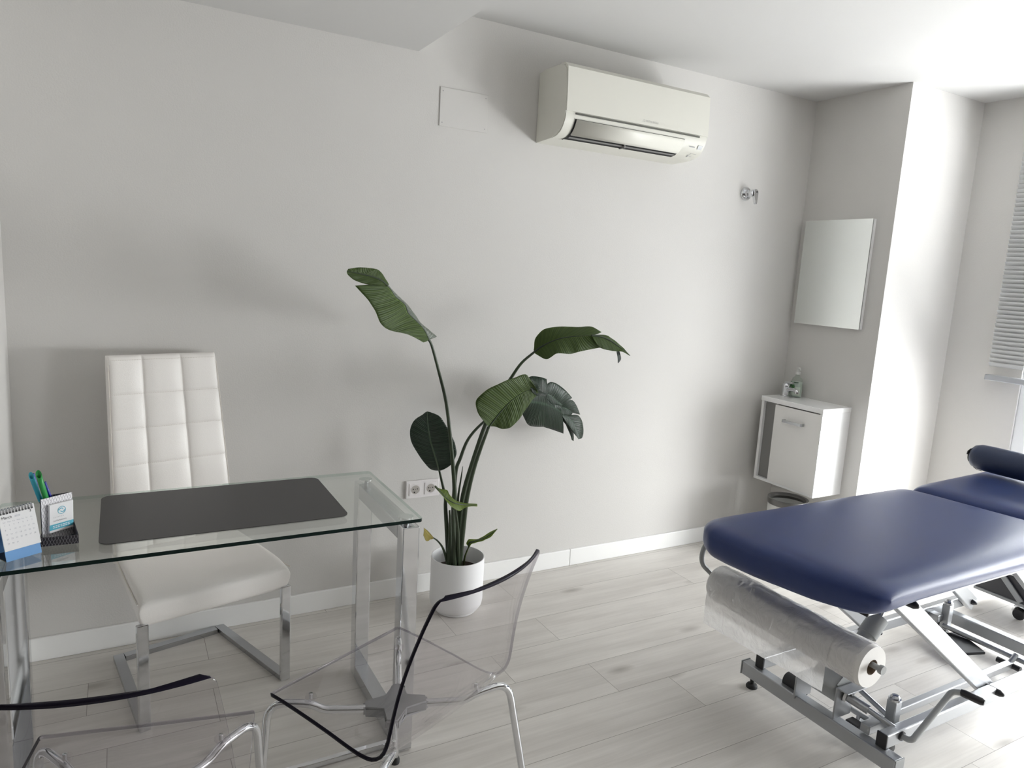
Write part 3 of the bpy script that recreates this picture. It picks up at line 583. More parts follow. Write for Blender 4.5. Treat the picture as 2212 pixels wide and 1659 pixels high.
cab = thing('basin_cabinet', 'small white wall cabinet with glossy top hanging under the mirror', 'cabinet', (XC, 2.576, 0.365))
x0, y0, y1, hz = -.227, -.202, .202, .457
bm = bmesh.new()
box(bm, x0, 0, y0, y0+.016, 0, hz, .001); box(bm, x0, 0, y1-.016, y1, 0, hz, .001)
box(bm, x0, 0, y0+.016, y1-.016, 0, .016, .001); box(bm, -.012, 0, y0+.016, y1-.016, .016, hz, .001)
box(bm, x0+.015, -.012, y1-.105, y1-.095, .016, hz, .0)
obj('carcass', bm, cab_m, cab)
obj('gap_panel', B(x0+.020, x0+.028, y1-.095, y1-.016, .016, hz), niche_m, cab)
d = obj('door', B(x0-.001, x0+.017, y0+.004, y1-.098, .013, hz-.006, .0015), door_m, cab)
bm = bmesh.new()
tube(bm, arc_path([(x0, .028, hz-.082), (x0-.024, .028, hz-.082), (x0-.024, -.094, hz-.082), (x0, -.094, hz-.082)], .006, 4), .006, 4, prof=[(-.004, -.007), (.004, -.007), (.004, .007), (-.004, .007)])
obj('handle', bm, chrome_b, d)
obj('top_slab', B(x0-.004, 0, y0-.003, y1+.003, hz, hz+.027, .003), cab_m, cab)

fau = thing('basin_faucet', 'small chrome mixer faucet on the corner of the white cabinet top', 'faucet', (3.335, 2.735, .849))
bm = bmesh.new(); lathe(bm, [(0, 0), (.026, 0), (.026, .004), (.022, .008), (.021, .045), (.024, .055), (.024, .066), (.018, .074), (0, .076)], (0, 0, 0), 28)
smooth_angle(obj('body', bm, chrome, fau), 40)
bm = bmesh.new(); tube(bm, arc_path([(0, 0, .030), (-.012, -.050, .050), (-.020, -.090, .044), (-.020, -.092, .030)], .02, 5), .011, 14, radii=None)
smooth_angle(obj('spout', bm, chrome, fau), 50)
bm = bmesh.new(); tube(bm, [(0, .004, .074), (-.006, -.024, .083), (-.010, -.052, .082)], .009, 12, radii=[.013, .008, .006]); lever = smooth_angle(obj('lever', bm, chrome, fau), 50)

bot = thing('soap_bottle', 'clear pump bottle of aloe soap with green label behind the chrome faucet', 'bottle', (3.378, 2.700, .849))
def oval(bm, prof, sx, sy, n=28, mi=0):
    rings = [[bm.verts.new((r*sx*math.cos(2*PI*k/n), r*sy*math.sin(2*PI*k/n), z)) for k in range(n)] for r, z in prof]
    for i in range(len(rings)-1):
        for j in range(n): bm.faces.new((rings[i][j], rings[i][(j+1) % n], rings[i+1][(j+1) % n], rings[i+1][j])).material_index = mi
    bm.faces.new(rings[0]); bm.faces.new(rings[-1])
bm = bmesh.new(); oval(bm, [(.92, 0), (1, .006), (1.02, .05), (.97, .09), (.80, .108), (.42, .120), (.36, .126), (.36, .134)], .024, .036)
smooth_angle(obj('bottle_body', bm, bottle_m, bot), 50)
bm = bmesh.new(); oval(bm, [(.88, .003), (.95, .008), (.97, .05), (.93, .086), (.90, .088)], .024, .036)
smooth_angle(obj('soap', bm, mat('clear_soap', (0.55, 0.60, 0.56), 0.35, spec=0.4), bot), 50)
bm = bmesh.new(); lathe(bm, [(.013, .130), (.013, .146), (.006, .148), (.005, .162), (.011, .163), (.011, .170), (0, .172)], (0, 0, 0), 18)
tube(bm, [(0, 0, .167), (-.018, -.026, .166), (-.020, -.030, .158)], .0042, 8)
obj('pump', bm, mat('pump_white', (0.66, 0.66, 0.64), 0.4), bot)
bm = bmesh.new()
def obw(a, z, off=1.045): return Vector((.024*off*math.cos(a), .036*off*math.sin(a), z))
grid_uv(bm, [[obw(a, z, 1.03) for z in (.012, .060)] for a in [PI+i*.2 for i in range(-5, 7)]], lambda a, b: (a, b))
obj('label', bm, mat('aloe_label', (0.60, 0.66, 0.58), 0.5), bot)
bm = bmesh.new()
for k in range(9):                                       # aloe leaves drawn on the label
    an = (k-4)*.30; a0 = PI-.15
    p0 = obw(a0, .050, 1.06); tip = obw(a0+math.sin(an)*.55, .050+.030*math.cos(an), 1.06); md = obw(a0+math.sin(an)*.22+.10, .050+.012*math.cos(an), 1.06)
    md2 = obw(a0+math.sin(an)*.22-.10, .050+.014*math.cos(an), 1.06)
    bm.faces.new([bm.verts.new(q) for q in (p0, md, tip, md2)])
grid_uv(bm, [[obw(a, z, 1.05) for z in (.062, .088)] for a in (PI-.95, PI-.7, PI-.45)], lambda a, b: (a, b))
obj('aloe_print', bm, mat('aloe_green', (0.07, 0.20, 0.07), 0.6), bot)
bm = bmesh.new()
text_bm(bm, 'Aloe', .020, axes((0, -1, 0), (0, 0, 1), (-1, 0, 0), (-.0262, .010, .032)))
obj('lettering', bm, mat('label_dark_green', (0.03, 0.06, 0.03), 0.6), bot); bm = bmesh.new()
grid_uv(bm, [[obw(a, z, 1.06) for z in (.084, .088)] for a in (PI+.0, PI+.25, PI+.5, PI+.75)], lambda a, b: (a, b))
obj('label_stripe', bm, MATS['label_dark_green'], bot)

wb = thing('waste_bin', 'round grey waste bin on the floor under the basin cabinet', 'bin', (3.17, 2.50, 0))
bm = bmesh.new(); lathe(bm, [(0, .004), (.085, 0), (.090, .004), (.104, .318), (.101, .318), (.087, .008), (0, .008)], (0, 0, 0), 40)
smooth_angle(obj('bin_body', bm, mat('bin_light_grey', (0.62, 0.62, 0.60), 0.35), wb), 40)
bm = bmesh.new(); lathe(bm, [(.1045, .300), (.108, .322), (.106, .332), (.094, .330), (.088, .318), (.1005, .300)], (0, 0, 0), 40, cap=False)
smooth_angle(obj('bin_rim', bm, bin_m, wb), 40)

# ------------------------------------------------------------------ glass desk
desk = thing('glass_desk', 'clear glass desk with chrome loop legs standing before the white chair', 'desk', (0.225, 2.077, 0))
def rrect(x0, x1, y0, y1, r, n=6):
    out = []
    for cx, cy, a0 in ((x1-r, y1-r, 0), (x0+r, y1-r, PI/2), (x0+r, y0+r, PI), (x1-r, y0+r, 1.5*PI)):
        for k in range(n+1): out.append((cx+r*math.cos(a0+k*PI/2/n), cy+r*math.sin(a0+k*PI/2/n)))
    return out
bm = bmesh.new(); rr = rrect(-.527, .530, -.254, .254, .012)
f = prism(bm, rr, lambda p: Vector((p[0], p[1], .738)), lambda p: Vector((p[0], p[1], .748)))
bmesh.ops.recalc_face_normals(bm, faces=bm.faces[:])
for q in f[2:]: q.material_index = 1 if q.normal.y < -.2 else 2  # front edge dark, others paler: internal reflection put into the colour
obj('glass_top', bm, [glass_top, glass_edge, glass_side], desk)
for sx in (-1, 1):
    xc = .500*sx
    def sq(y0, y1, z0, z1):
        return B(xc-.025, xc+.025, y0, y1, z0, z1, .0025)
    obj('top_bar', sq(-.192, .198, .672, .720), chrome_b, desk)
    for y0, y1 in ((-.242, -.192), (.198, .248)):
        lg = obj('leg', sq(y0, y1, .004, .720), chrome, desk)
        obj('foot_pad', B(xc-.012, xc+.012, (y0+y1)/2-.012, (y0+y1)/2+.012, 0, .005), rubber, lg)
    obj('bottom_bar', sq(-.192, .198, .004, .048), chrome_b, desk)
    for y in (-.192, .200):
        bm = bmesh.new(); lathe(bm, [(0, .719), (.011, .719), (.011, .731), (.022, .732), (.0225, .7375), (0, .7375)], (xc, y, 0), 32)
        smooth_angle(obj('glass_support', bm, chrome, desk), 40)
bm = bmesh.new(); box(bm, -.476, .476, -.206, -.188, .004, .020, .002)
obj('floor_rail', bm, chrome, desk)

dm = tag(obj('desk_mat', (lambda bm: (prism(bm, rrect(-.312, .312, -.197, .197, .028, 8), lambda p: Vector((p[0], p[1], 0)), lambda p: Vector((p[0], p[1], .0022))), bm)[1])(bmesh.new()), mat_m), 'dark grey rectangular desk mat lying flat on the glass desk', 'desk mat')
dm.location = (.2525, 2.109, .7482)

# calendar
cal = thing('desk_calendar', 'small white tent calendar showing March on a blue stand at the desk edge', 'calendar', (-.207, 1.8955, .748), math.atan2(.516, .856))
# local frame: x along the front edge, y backwards, z up; the page leans back
hw, H_, D_ = .0375, .114, .032
bm = bmesh.new()
for (ya, yb) in ((0, D_), (2*D_, D_)):
    q = 1 if ya == 0 else -1
    prism(bm, [(ya, 0), (ya+.0012*q, 0), (yb+.0012*q, H_-(.0 if q > 0 else .005)), (yb, H_-(.0 if q > 0 else .005))], lambda p: Vector((-hw, p[0], p[1])), lambda p: Vector((hw, p[0], p[1])))
obj('stand_card', bm, card_m, cal)
obj('stand_base', B(-hw, hw, .002, 2*D_-.002, 0.0, .0015), black, cal)
sl = D_/H_; nrm = Vector((0, -H_, D_)).normalized(); upv = Vector((0, D_, H_)).normalized()
pg = lambda x, s, off=.002: Vector((x, 0, 0)) + upv*s + nrm*off
bm = bmesh.new()
a = [pg(-hw-.0005, .024, .0015), pg(hw+.001, .024, .0015), pg(hw+.001, .1188, .0015), pg(-hw-.0005, .1188, .0015)]
vs = [bm.verts.new(p) for p in a]+[bm.verts.new(p+nrm*.002) for p in a]
for f4 in ((0, 1, 2, 3), (7, 6, 5, 4), (0, 4, 5, 1), (1, 5, 6, 2), (2, 6, 7, 3), (3, 7, 4, 0)): bm.faces.new([vs[i] for i in f4])
page = obj('page_block', bm, paper_m, cal)
bm = bmesh.new(); mm = lambda x, s: axes((1, 0, 0), upv, nrm, pg(x, s, .0040))
text_bm(bm, 'March', .0085, mm(-.033, .097)); obj('month_print', bm, dark_print, page, recalc=False)
bm = bmesh.new(); text_bm(bm, '3', .009, mm(.026, .101)); obj('month_number', bm, dark_print, page, recalc=False)
bm = bmesh.new(); text_bm(bm, '2020', .006, mm(-.006, .0975))
for c, dn_ in enumerate(('Sun', 'Mon', 'Tue', 'Wed', 'Thu', 'Fri', 'Sat')): text_bm(bm, dn_, .0038, mm(-.032+c*.0096, .0885))
for dday in range(1, 32):
    r_, c_ = divmod(dday-1, 7); text_bm(bm, str(dday), .0046, mm(-.0305+c_*.0096, .0805-r_*.0105))
obj('day_print', bm, pale_print, page, recalc=False)
bm = bmesh.new()
for k in range(11):
    x = -.033+k*.0066; c0 = pg(x, .1165, .001)
    for dx in (-.0007, .0007):
        pts = [c0+Vector((dx, 0, 0))+nrm*(.006*math.cos(t)-.001)+upv*(.006*math.sin(t)-.001) for t in [i*2*PI/12 for i in range(13)]]
        tube(bm, pts, .0006, 5, caps=False)
obj('wire_binding', bm, chrome_b, cal)
bm = bmesh.new()
for k in range(11):
    box(bm, -.0348+k*.0066, -.0314+k*.0066, -.0015, .0, -.0018, .0018, M=axes((1, 0, 0), nrm*-1, upv, pg(0, .1095, .0038)))
obj('binding_hole', bm, black, cal)

# pen holder with note block
ph = thing('pen_holder', 'cardboard pen holder with wire netting print and a note block beside the calendar', 'pen holder', (-.178, 1.975, .748))
pA, pB, pK, pF = Vector((.000, .000, 0)), Vector((.062, .042, 0)), Vector((-.004, .062, 0)), Vector((.075, -.026, 0))
up = Vector((0, 0, 1))
def wallquad(bm, a, b, h0, h1, t=.0015, uvs=1.0):
    lay = bm.loops.layers.uv.verify(); n = (b-a).cross(up).normalized()*t; L_ = (b-a).length
    for off in (n*0, n):
        q = [bm.verts.new(x) for x in (a+off, b+off, b+off+up*h1, a+off+up*h0)]
        f = bm.faces.new(q)
        for l, uvv in zip(f.loops, ((0, 0), (L_*12.5, 0), (L_*12.5, h1*12.5), (0, h0*12.5))): l[lay].uv = uvv
    e = [bm.verts.new(x) for x in (a+up*h0, b+up*h1, b+n+up*h1, a+n+up*h0)]; bm.faces.new(e)
    e = [bm.verts.new(x) for x in (a, a+up*h0, a+n+up*h0, a+n)]; bm.faces.new(e)
    e = [bm.verts.new(x) for x in (b, b+up*h1, b+n+up*h1, b+n)]; bm.faces.new(e)
bm = bmesh.new(); wallquad(bm, pA, pB, .111, .111); obj('front_card', bm, hex_w, ph, recalc=False)
bm = bmesh.new(); wallquad(bm, pB, pK, .111, .100); wallquad(bm, pK, pA, .100, .111)
obj('cup', bm, hex_k, ph, recalc=False)
bm = bmesh.new(); wallquad(bm, pA+Vector((-.002, -.022, 0)), pF, .022, .022); wallquad(bm, pF, pB, .022, .040); wallquad(bm, pA, pA+Vector((-.002, -.022, 0)), .026, .022)
obj('tray', bm, hex_k, ph, recalc=False)
bm = bmesh.new(); bm.faces.new([bm.verts.new(p+up*.001) for p in (pA+Vector((-.002, -.022, 0)), pF, pB, pK, pA)]); obj('holder_floor', bm, black, ph)
# note block leaning in front of the white card
u_ = (pB-pA).normalized(); nb = u_.cross(up)*1.0      # towards the viewer
nb = nb if nb.y < 0 else -nb
o0 = pA+u_*.011+nb*.0035
bm = bmesh.new()
pts = [o0+up*.024, o0+u_*.058+up*.024, o0+u_*.060+up*.094, o0+u_*.003+up*.094]
vs = [bm.verts.new(p) for p in pts]+[bm.verts.new(p+nb*.008-up*.0*i) for i, p in enumerate(pts)]
for f4 in ((0, 1, 2, 3), (7, 6, 5, 4), (0, 4, 5, 1), (1, 5, 6, 2), (2, 6, 7, 3), (3, 7, 4, 0)): bm.faces.new([vs[i] for i in f4])
note = obj('note_block', bm, paper_m, ph)
fr = lambda x, z: o0+u_*x+up*z+nb*.0085
bm = bmesh.new()
bm.faces.new([bm.verts.new(p) for p in (fr(0, .030), fr(.058, .030), fr(.0585, .044), fr(.0005, .044))])
obj('teal_band', bm, teal_m, note, recalc=False)
bm = bmesh.new(); cc = fr(.031, .076)+nb*.0002
def ringf(r0, r1, a0, a1, n=24, w0=1, w1=1):
    for k in range(n):
        t0 = a0+(a1-a0)*k/n; t1 = a0+(a1-a0)*(k+1)/n
        g = lambda r, t: cc+u_*(r*math.cos(t))+up*(r*math.sin(t))
        bm.faces.new([bm.verts.new(p) for p in (g(r0(t0), t0), g(r1(t0), t0), g(r1(t1), t1), g(r0(t1), t1))])
ringf(lambda t: .0086, lambda t: .0098, 0, 2*PI)
ringf(lambda t: .0015+.0045*(t/(PI)), lambda t: .0030+.0052*(t/PI), .3, PI*.98)
ringf(lambda t: .0015+.0045*((t-PI)/(PI)), lambda t: .0030+.0052*((t-PI)/PI), PI+.3, PI*1.98)
obj('swirl_logo', bm, teal_m, note, recalc=False)
bm = bmesh.new(); na = axes(u_, up, nb, (0, 0, 0))
def tx(s, size, x, z, **k): text_bm(bm, s, size, axes(u_, up, nb, fr(x, z)+nb*.0003), **k)
tx('CLINICA', .0038, .010, .0600, spacing=1.9); tx('La Pe\u00f1ascona', .0058, .010, .0505)
obj('name_lettering', bm, gray_print, note, recalc=False)
bm = bmesh.new()
for z_, x_, w_ in ((.0385, .008, .042), (.0345, .008, .042)):
    for i in range(7): bm.faces.new([bm.verts.new(fr(x_+w_*i/7, z_)+nb*.0003), bm.verts.new(fr(x_+w_*(i+.75)/7, z_)+nb*.0003), bm.verts.new(fr(x_+w_*(i+.75)/7, z_+.0018)+nb*.0003), bm.verts.new(fr(x_+w_*i/7, z_+.0018)+nb*.0003)])
obj('small_print', bm, paper_m, note, recalc=False)

def pen(name, label, base, tip, m, r, cut, m2=None):
    """a pen standing in the cup; cap end up, cut off at a slant"""
    base, tip = Vector(base), Vector(tip); L_ = (tip-base).length
    t = thing(name, label, 'pen', base); t.rotation_mode = 'QUATERNION'; t.rotation_quaternion = Vector((0, 0, 1)).rotation_difference((tip-base).normalized())
    bm = bmesh.new(); lathe(bm, [(0, 0), (.0012, 0), (r*.75, .010), (r*.8, L_*.60)], (0, 0, 0), 16); smooth_angle(obj('barrel', bm, m2 or m, t), 50)
    bm = bmesh.new(); lathe(bm, [(r*.9, L_*.58), (r, L_*.60), (r, L_*.86), (r, L_), (r*.72, L_), (r*.72, L_*.9), (0, L_*.9)], (0, 0, 0), 18, cap=False)
    if cut:
        for v in bm.verts:
            if v.co.z > L_*.97: v.co.z += v.co.y*1.6*cut
    c = smooth_angle(obj('cap', bm, m, t), 60)
    return t
pen('felt_pen', 'thick green marker pen with open slanted cap in the pen holder', (-.150, 2.008, .752), (-.180, 1.986, .918), pen_g, .0064, 1, pen_k)
pen('felt_pen', 'pale cyan marker pen leaning furthest left in the pen holder', (-.158, 2.018, .752), (-.1965, 2.001, .912), pen_c, .0056, 1, pen_k)
pen('ballpoint_pen', 'dark blue pen end behind the cyan marker in the pen holder', (-.163, 2.028, .752), (-.194, 2.012, .915), pen_b, .0032, 0)
pen('ballpoint_pen', 'shiny blue ballpoint pen right of the green marker in the pen holder', (-.135, 2.014, .752), (-.170, 2.000, .895), pen_b, .0034, 0)
# ------------------------------------------------------------------ white quilted cantilever chair behind the desk
wc = thing('quilted_chair', 'white quilted leatherette chair on a chrome cantilever frame behind the glass desk', 'chair', (.196, 2.548, 0), math.radians(14))
def lerp(a, b, t): return a+(b-a)*t
def seatfn(u, v):                       # u across, v -1 front .. 1 back
    t = (v+1)/2; y = lerp(-.252, .150, t)
    wdt = lerp(.240, .205, t)
    z = .405 + .008*math.sin(t*PI) + .018*t**2 - .030*max(0, 0.22-t)**1.3*8*.35
    z -= .012*(1-u*u)*math.sin(min(1, t*1.2)*PI)
    return Vector((u*wdt+.004, y, z)), Vector((0, -.05, 1)).normalized()
bm = bmesh.new(); pillow(bm, seatfn, 48, 48, .028, .064, pu=30, pv=14, ex=.30)
smooth_angle(obj('seat', bm, leather, wc), 60)
for sx in (-1, 1):
    bm = bmesh.new(); tube(bm, [Vector((sx*(lerp(.240, .205, t)+.0015)+.004, lerp(-.245, .15, t), .418+.018*t*t)) for t in [i/12 for i in range(13)]], .0022, 6)
    obj('seat_piping', bm, thread, wc)
ZB0, ZB1 = .40, 1.112
def back_xy(u, z):
    t = (z-ZB0)/(ZB1-ZB0); xl = lerp(-.205, -.194, t); xr = lerp(.208, .163, t)
    return (xl+xr)/2 + u*(xr-xl)/2
def backfn(u, v):
    z = lerp(ZB0, ZB1, (v+1)/2); t = (v+1)/2
    y = lerp(.150, .214, t**1.15) + .05*max(0, .18-t)*0
    return Vector((back_xy(u, z), y, z)), Vector((0, -1, .08)).normalized()
COLS = (-.40, .305)
ROWS = [2*((zz-ZB0)/(ZB1-ZB0))-1 for zz in (.50, .618, .737, .862, .980)]
def quilt(u, v):
    dx = min(abs(u-c) for c in COLS)*.18; dz = min(abs(v-r) for r in ROWS)*.355
    gx = math.exp(-(dx/.0045)**2); gx2 = math.exp(-(dx/.022)**2); gz = math.exp(-(dz/.0040)**2); gz2 = math.exp(-(dz/.020)**2)
    return -.0050*gx - .0055*gx2 - .0022*gz - .0032*gz2
def samp_dense(fn, nu, nv):
    bm = bmesh.new(); us = sorted(set([round(math.sin((i/56-.5)*PI), 5) for i in range(57)]+[round(c+d, 5) for c in COLS for d in (-.04, -.025, -.012, 0, .012, .025, .04)]))
    vs = sorted(set([round(math.sin((i/70-.5)*PI), 5) for i in range(71)]+[round(c+d, 5) for c in ROWS for d in (-.02, -.01, 0, .01, .02)]))
    F, K = {}, {}
    for i, u in enumerate(us):
        for j, v in enumerate(vs):
            p, n = fn(u, v); e = (max(0, 1-abs(u)**22)*max(0, 1-abs(v)**30))**.42
            edge = i in (0, len(us)-1) or j in (0, len(vs)-1)
            F[i, j] = bm.verts.new(p+n*(.028*e+quilt(u, v)*e)); K[i, j] = F[i, j] if edge else bm.verts.new(p-n*.028*e)
    for i in range(len(us)-1):
        for j in range(len(vs)-1):
            bm.faces.new((F[i, j], F[i+1, j], F[i+1, j+1], F[i, j+1]))
            try: bm.faces.new((K[i, j+1], K[i+1, j+1], K[i+1, j], K[i, j]))
            except ValueError: pass
    return bm
br = smooth_angle(obj('backrest', samp_dense(backfn, 0, 0), leather, wc), 60)
# stitches along the horizontal seams and the side piping
for r in ROWS+[.955]:
    bm = bmesh.new(); u = -.94
    while u < .94:
        p, n = backfn(u, r); q, _ = backfn(u+.016, r); e = (max(0, 1-abs(u)**22)*max(0, 1-abs(r)**30))**.42
        p = p+n*((.028+quilt(u, r))*e+.0003); q = q+n*((.028+quilt(u+.016, r))*e+.0003)
        tube(bm, [p, q], .0008, 4); u += .030
    obj('stitching', bm, thread, br)
for su in (-.985, .985):
    bm = bmesh.new(); tube(bm, [(lambda P, n: P+n*.020)(*backfn(su, v)) for v in [-.9+i*.0905 for i in range(21)]], .0016, 6)
    obj('side_piping', bm, thread, br)
sqp = [(-.0065, -.0165), (.0065, -.0165), (.0065, .0165), (-.0065, .0165)]
def flat_tube(bm, pts): tube(bm, pts, 0, prof=sqp)
# frame: two front legs going up under the seat, a base loop on the floor open to the front
for sx in (-1, 1):
    bm = bmesh.new(); box(bm, sx*.228-.0165+.002, sx*.228+.0165+.002, -.252, -.2345, .0, .352, .003)
    obj('leg', bm, chrome, wc)
    bm = bmesh.new()
    x0_, x1_ = sx*.228+.002, sx*.180+.0
    vv = [(x0_-.0165, -.2345), (x0_+.0165, -.2345), (x1_+.0165, .235), (x1_-.0165, .235)]
    prism(bm, vv, lambda p: Vector((p[0], p[1], 0)), lambda p: Vector((p[0], p[1], .018)))
    obj('base_bar', bm, chrome_b, wc)
obj('base_bar', B(-.1635, .1635, .202, .235, 0, .018, .001), chrome_b, wc)

# ------------------------------------------------------------------ clear polycarbonate visitor chairs
SP = [(0.000, .444), (-.006, .450), (-.018, .453), (-.05, .4535), (-.10, .453), (-.16, .451), (-.22, .448), (-.27, .444), (-.305, .442), (-.335, .4435), (-.358, .450), (-.376, .463), (-.389, .482), (-.397, .505), (-.402, .535), (-.407, .57), (-.414, .61), (-.423, .65), (-.434, .69), (-.447, .73), (-.461, .77), (-.474, .803), (-.482, .822), (-.488, .836)]
def shell_mesh():
    bm = bmesh.new(); n = 26; N = len(SP)
    s = [0]
    for i in range(1, N): s.append(s[-1]+math.hypot(SP[i][0]-SP[i-1][0], SP[i][1]-SP[i-1][1]))
    T = s[-1]; fine = []
    # resample densely near both ends for rounded corners
    ss = sorted(set([0, .001, .003, .006, .010, .015, .022, .035]+[T-q for q in (0, .001, .003, .006, .010, .015, .022, .035)]+[.05+i*(T-.10)/44 for i in range(45)]))
    def at(d):
        for i in range(1, N):
            if s[i] >= d-1e-9:
                f = (d-s[i-1])/(s[i]-s[i-1]); return [lerp(SP[i-1][k], SP[i][k], f) for k in (0, 1)]
        return SP[-1]
    P = []
    for d in ss:
        y, z = at(d); zt = max(0, (z-.50)/.336)
        wv = .212 - .032*min(1, zt)**1.2
        r = .022; e = min(d, T-d)
        if e < r: wv -= r-math.sqrt(max(0, r*r-(r-e)**2))
        row = []
        for t in [-1, -.985]+[2*k/n-1 for k in range(1, n)]+[.985, 1]:
            g = 1-t*t
            seatw = 1-min(1, max(0, (z-.455)/.06)); backw = 1-seatw
            dz = -.014*g*seatw*min(1, d/.08); dy = -.034*g*backw*min(1, max(0, zt)*2+.3)
            row.append(Vector((t*wv, y+dy, z+dz)))
        P.append(row)
    grid_uv(bm, P, lambda a, b: (a, b)); bm.faces.ensure_lookup_table(); nc = len(P[0])-1
    for idx, f in enumerate(bm.faces):                  # left and top rim painted dark, the rest paler as if daylight passed through
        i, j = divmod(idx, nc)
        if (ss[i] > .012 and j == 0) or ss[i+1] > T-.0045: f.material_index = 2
    return bm
leg_pts = {}
def ghost_chair(loc, rz, label):
    t = thing('clear_chair', label, 'chair', loc, rz, None)
    o = obj('shell', shell_mesh(), [acryl, acryl_rim_lit, acryl_rim_shaded, acryl_rim_shaded], t, smooth=True)
    so = o.modifiers.new('thickness', 'SOLIDIFY'); so.thickness = .0076; so.offset = 0; so.material_offset_rim = 1
    # plastic hub under the seat, four sockets
    bm = bmesh.new(); pts = []
    for k in range(4):
        a = [math.atan2(.14, .16), math.atan2(.14, -.16)+0, PI+math.atan2(.12, .14), -math.atan2(.12, .14)][k]
    angs = [math.radians(d) for d in (40, 140, 218, 322)]
    for k, a in enumerate(angs):
        nx = angs[(k+1) % 4]+(2*PI if k == 3 else 0)
        d = Vector((math.cos(a), math.sin(a))); pn = Vector((-d.y, d.x))
        pts += [d*.078-pn*.016, d*.078+pn*.016]
        mid_ = (a+nx)/2; pts.append(Vector((math.cos(mid_), math.sin(mid_)))*.031)
    prism(bm, [(p.x, p.y-.215) for p in pts], lambda p: Vector((p[0], p[1], .392)), lambda p: Vector((p[0], p[1], .418)))
    bmesh.ops.bevel(bm, geom=bm.edges[:], offset=.005, segments=3, affect='EDGES')
    smooth_angle(obj('hub', bm, smoke, t), 50)
    for sx, sy, cx, cy, bx, by, fx, fy in ((-1, 1, -.147, -.078, -.215, -.008, -.240, .010), (1, 1, .147, -.078, .215, -.008, .240, .010), (-1, -1, -.142, -.350, -.228, -.388, -.262, -.470), (1, -1, .142, -.350, .228, -.388, .262, -.470)):
        c0 = Vector((sx*.045, -.215+sy*.035, .405))
        zc = .426
        bm = bmesh.new()
        tube(bm, arc_path([c0, (cx*.85, lerp(-.215, cy, .85), .408), (cx, cy, zc), (bx, by, zc+.006), (fx, fy, .012)], .048, 9), .0095, 14)
        lg = smooth_angle(obj('leg', bm, chrome, t), 60)
        bm = bmesh.new(); lathe(bm, [(0, 0), (.013, 0), (.0135, .012), (.010, .022)], (fx, fy, 0), 20); smooth_angle(obj('foot_cap', bm, rubber, lg), 40)
        bm = bmesh.new(); lathe(bm, [(0, .452), (.005, .451), (.013, .447), (.014, .441), (.010, .437), (.008, .428)], (cx, cy, 0), 20)
        smooth_angle(obj('seat_fixing', bm, acryl, t), 40)
        bm = bmesh.new(); lathe(bm, [(0, .4535), (.0045, .453), (.0045, .440)], (cx, cy, 0), 14); smooth_angle(obj('fixing_screw', bm, chrome, t), 40)
    return t
ghost_chair((.474, 1.690, 0), math.atan2(.43, .903), 'clear plastic visitor chair turned toward the desk, its whole seat in view')
ghost_chair((.040, 1.592, 0), -math.atan2(.21, .978), 'clear plastic visitor chair cut off at the bottom left corner of the photo')

# ------------------------------------------------------------------ potted bird of paradise
pot = thing('potted_plant', 'tall bird of paradise plant in a white round pot against the back wall', 'plant', (1.252, 2.62, 0))
PO = Vector((1.252, 2.62, 0))
bm = bmesh.new(); lathe(bm, [(0, .014), (.070, .014), (.100, .018), (.111, .034), (.115, .056), (.115, .238), (.1145, .2455), (.111, .2455), (.1095, .238), (.1095, .05), (0, .05)], (0, 0, 0), 64)
smooth_angle(obj('pot', bm, white_pot, pot), 40)
bm = bmesh.new(); lathe(bm, [(0, 0), (.074, 0), (.088, .003), (.090, .011), (.085, .013), (0, .014)], (0, 0, 0), 48); smooth_angle(obj('saucer', bm, white_pot, pot), 40)
bm = bmesh.new(); lathe(bm, [(0, .168), (.109, .168), (.109, .175), (.06, .180), (0, .183)], (0, 0, 0), 40); smooth_angle(obj('soil', bm, soil, pot), 50)

def catmull(P, n):
    """resample list of lists of points smoothly along the first index"""
    out = []; N = len(P)
    for i in range(N-1):
        for k in range(n):
            t = k/n
            p0, p1, p2, p3 = P[max(i-1, 0)], P[i], P[i+1], P[min(i+2, N-1)]
            out.append([0.5*((2*b)+(c-a)*t+(2*a-5*b+4*c-d)*t*t+(3*b-a-3*c+d)*t*t*t) for a, b, c, d in zip(p0, p1, p2, p3)])
    out.append(P[-1]); return out
stem_objs, leaf_bms = {}, {}
for name, mt, pts in STEMS:
    P = catmull([[Vector(p[:3])-PO, Vector((p[3], 0, 0))] for p in pts], 5)
    P = [[P[0][0]-Vector((0, 0, .03)), P[0][1]]] + P if P[0][0].z > .16 else P
    bm = stem_objs.setdefault(name, bmesh.new())
    rad = [q[1].x for q in P]
    tube(bm, [q[0] for q in P], 0, 10, radii=rad)
stem_o = {}
for name, bm in stem_objs.items():
    stem_o[name] = smooth_angle(obj('stem', bm, LM['s'] if name != 'g' else mat('young_stem', (0.07, 0.09, 0.03), 0.5), pot), 60)
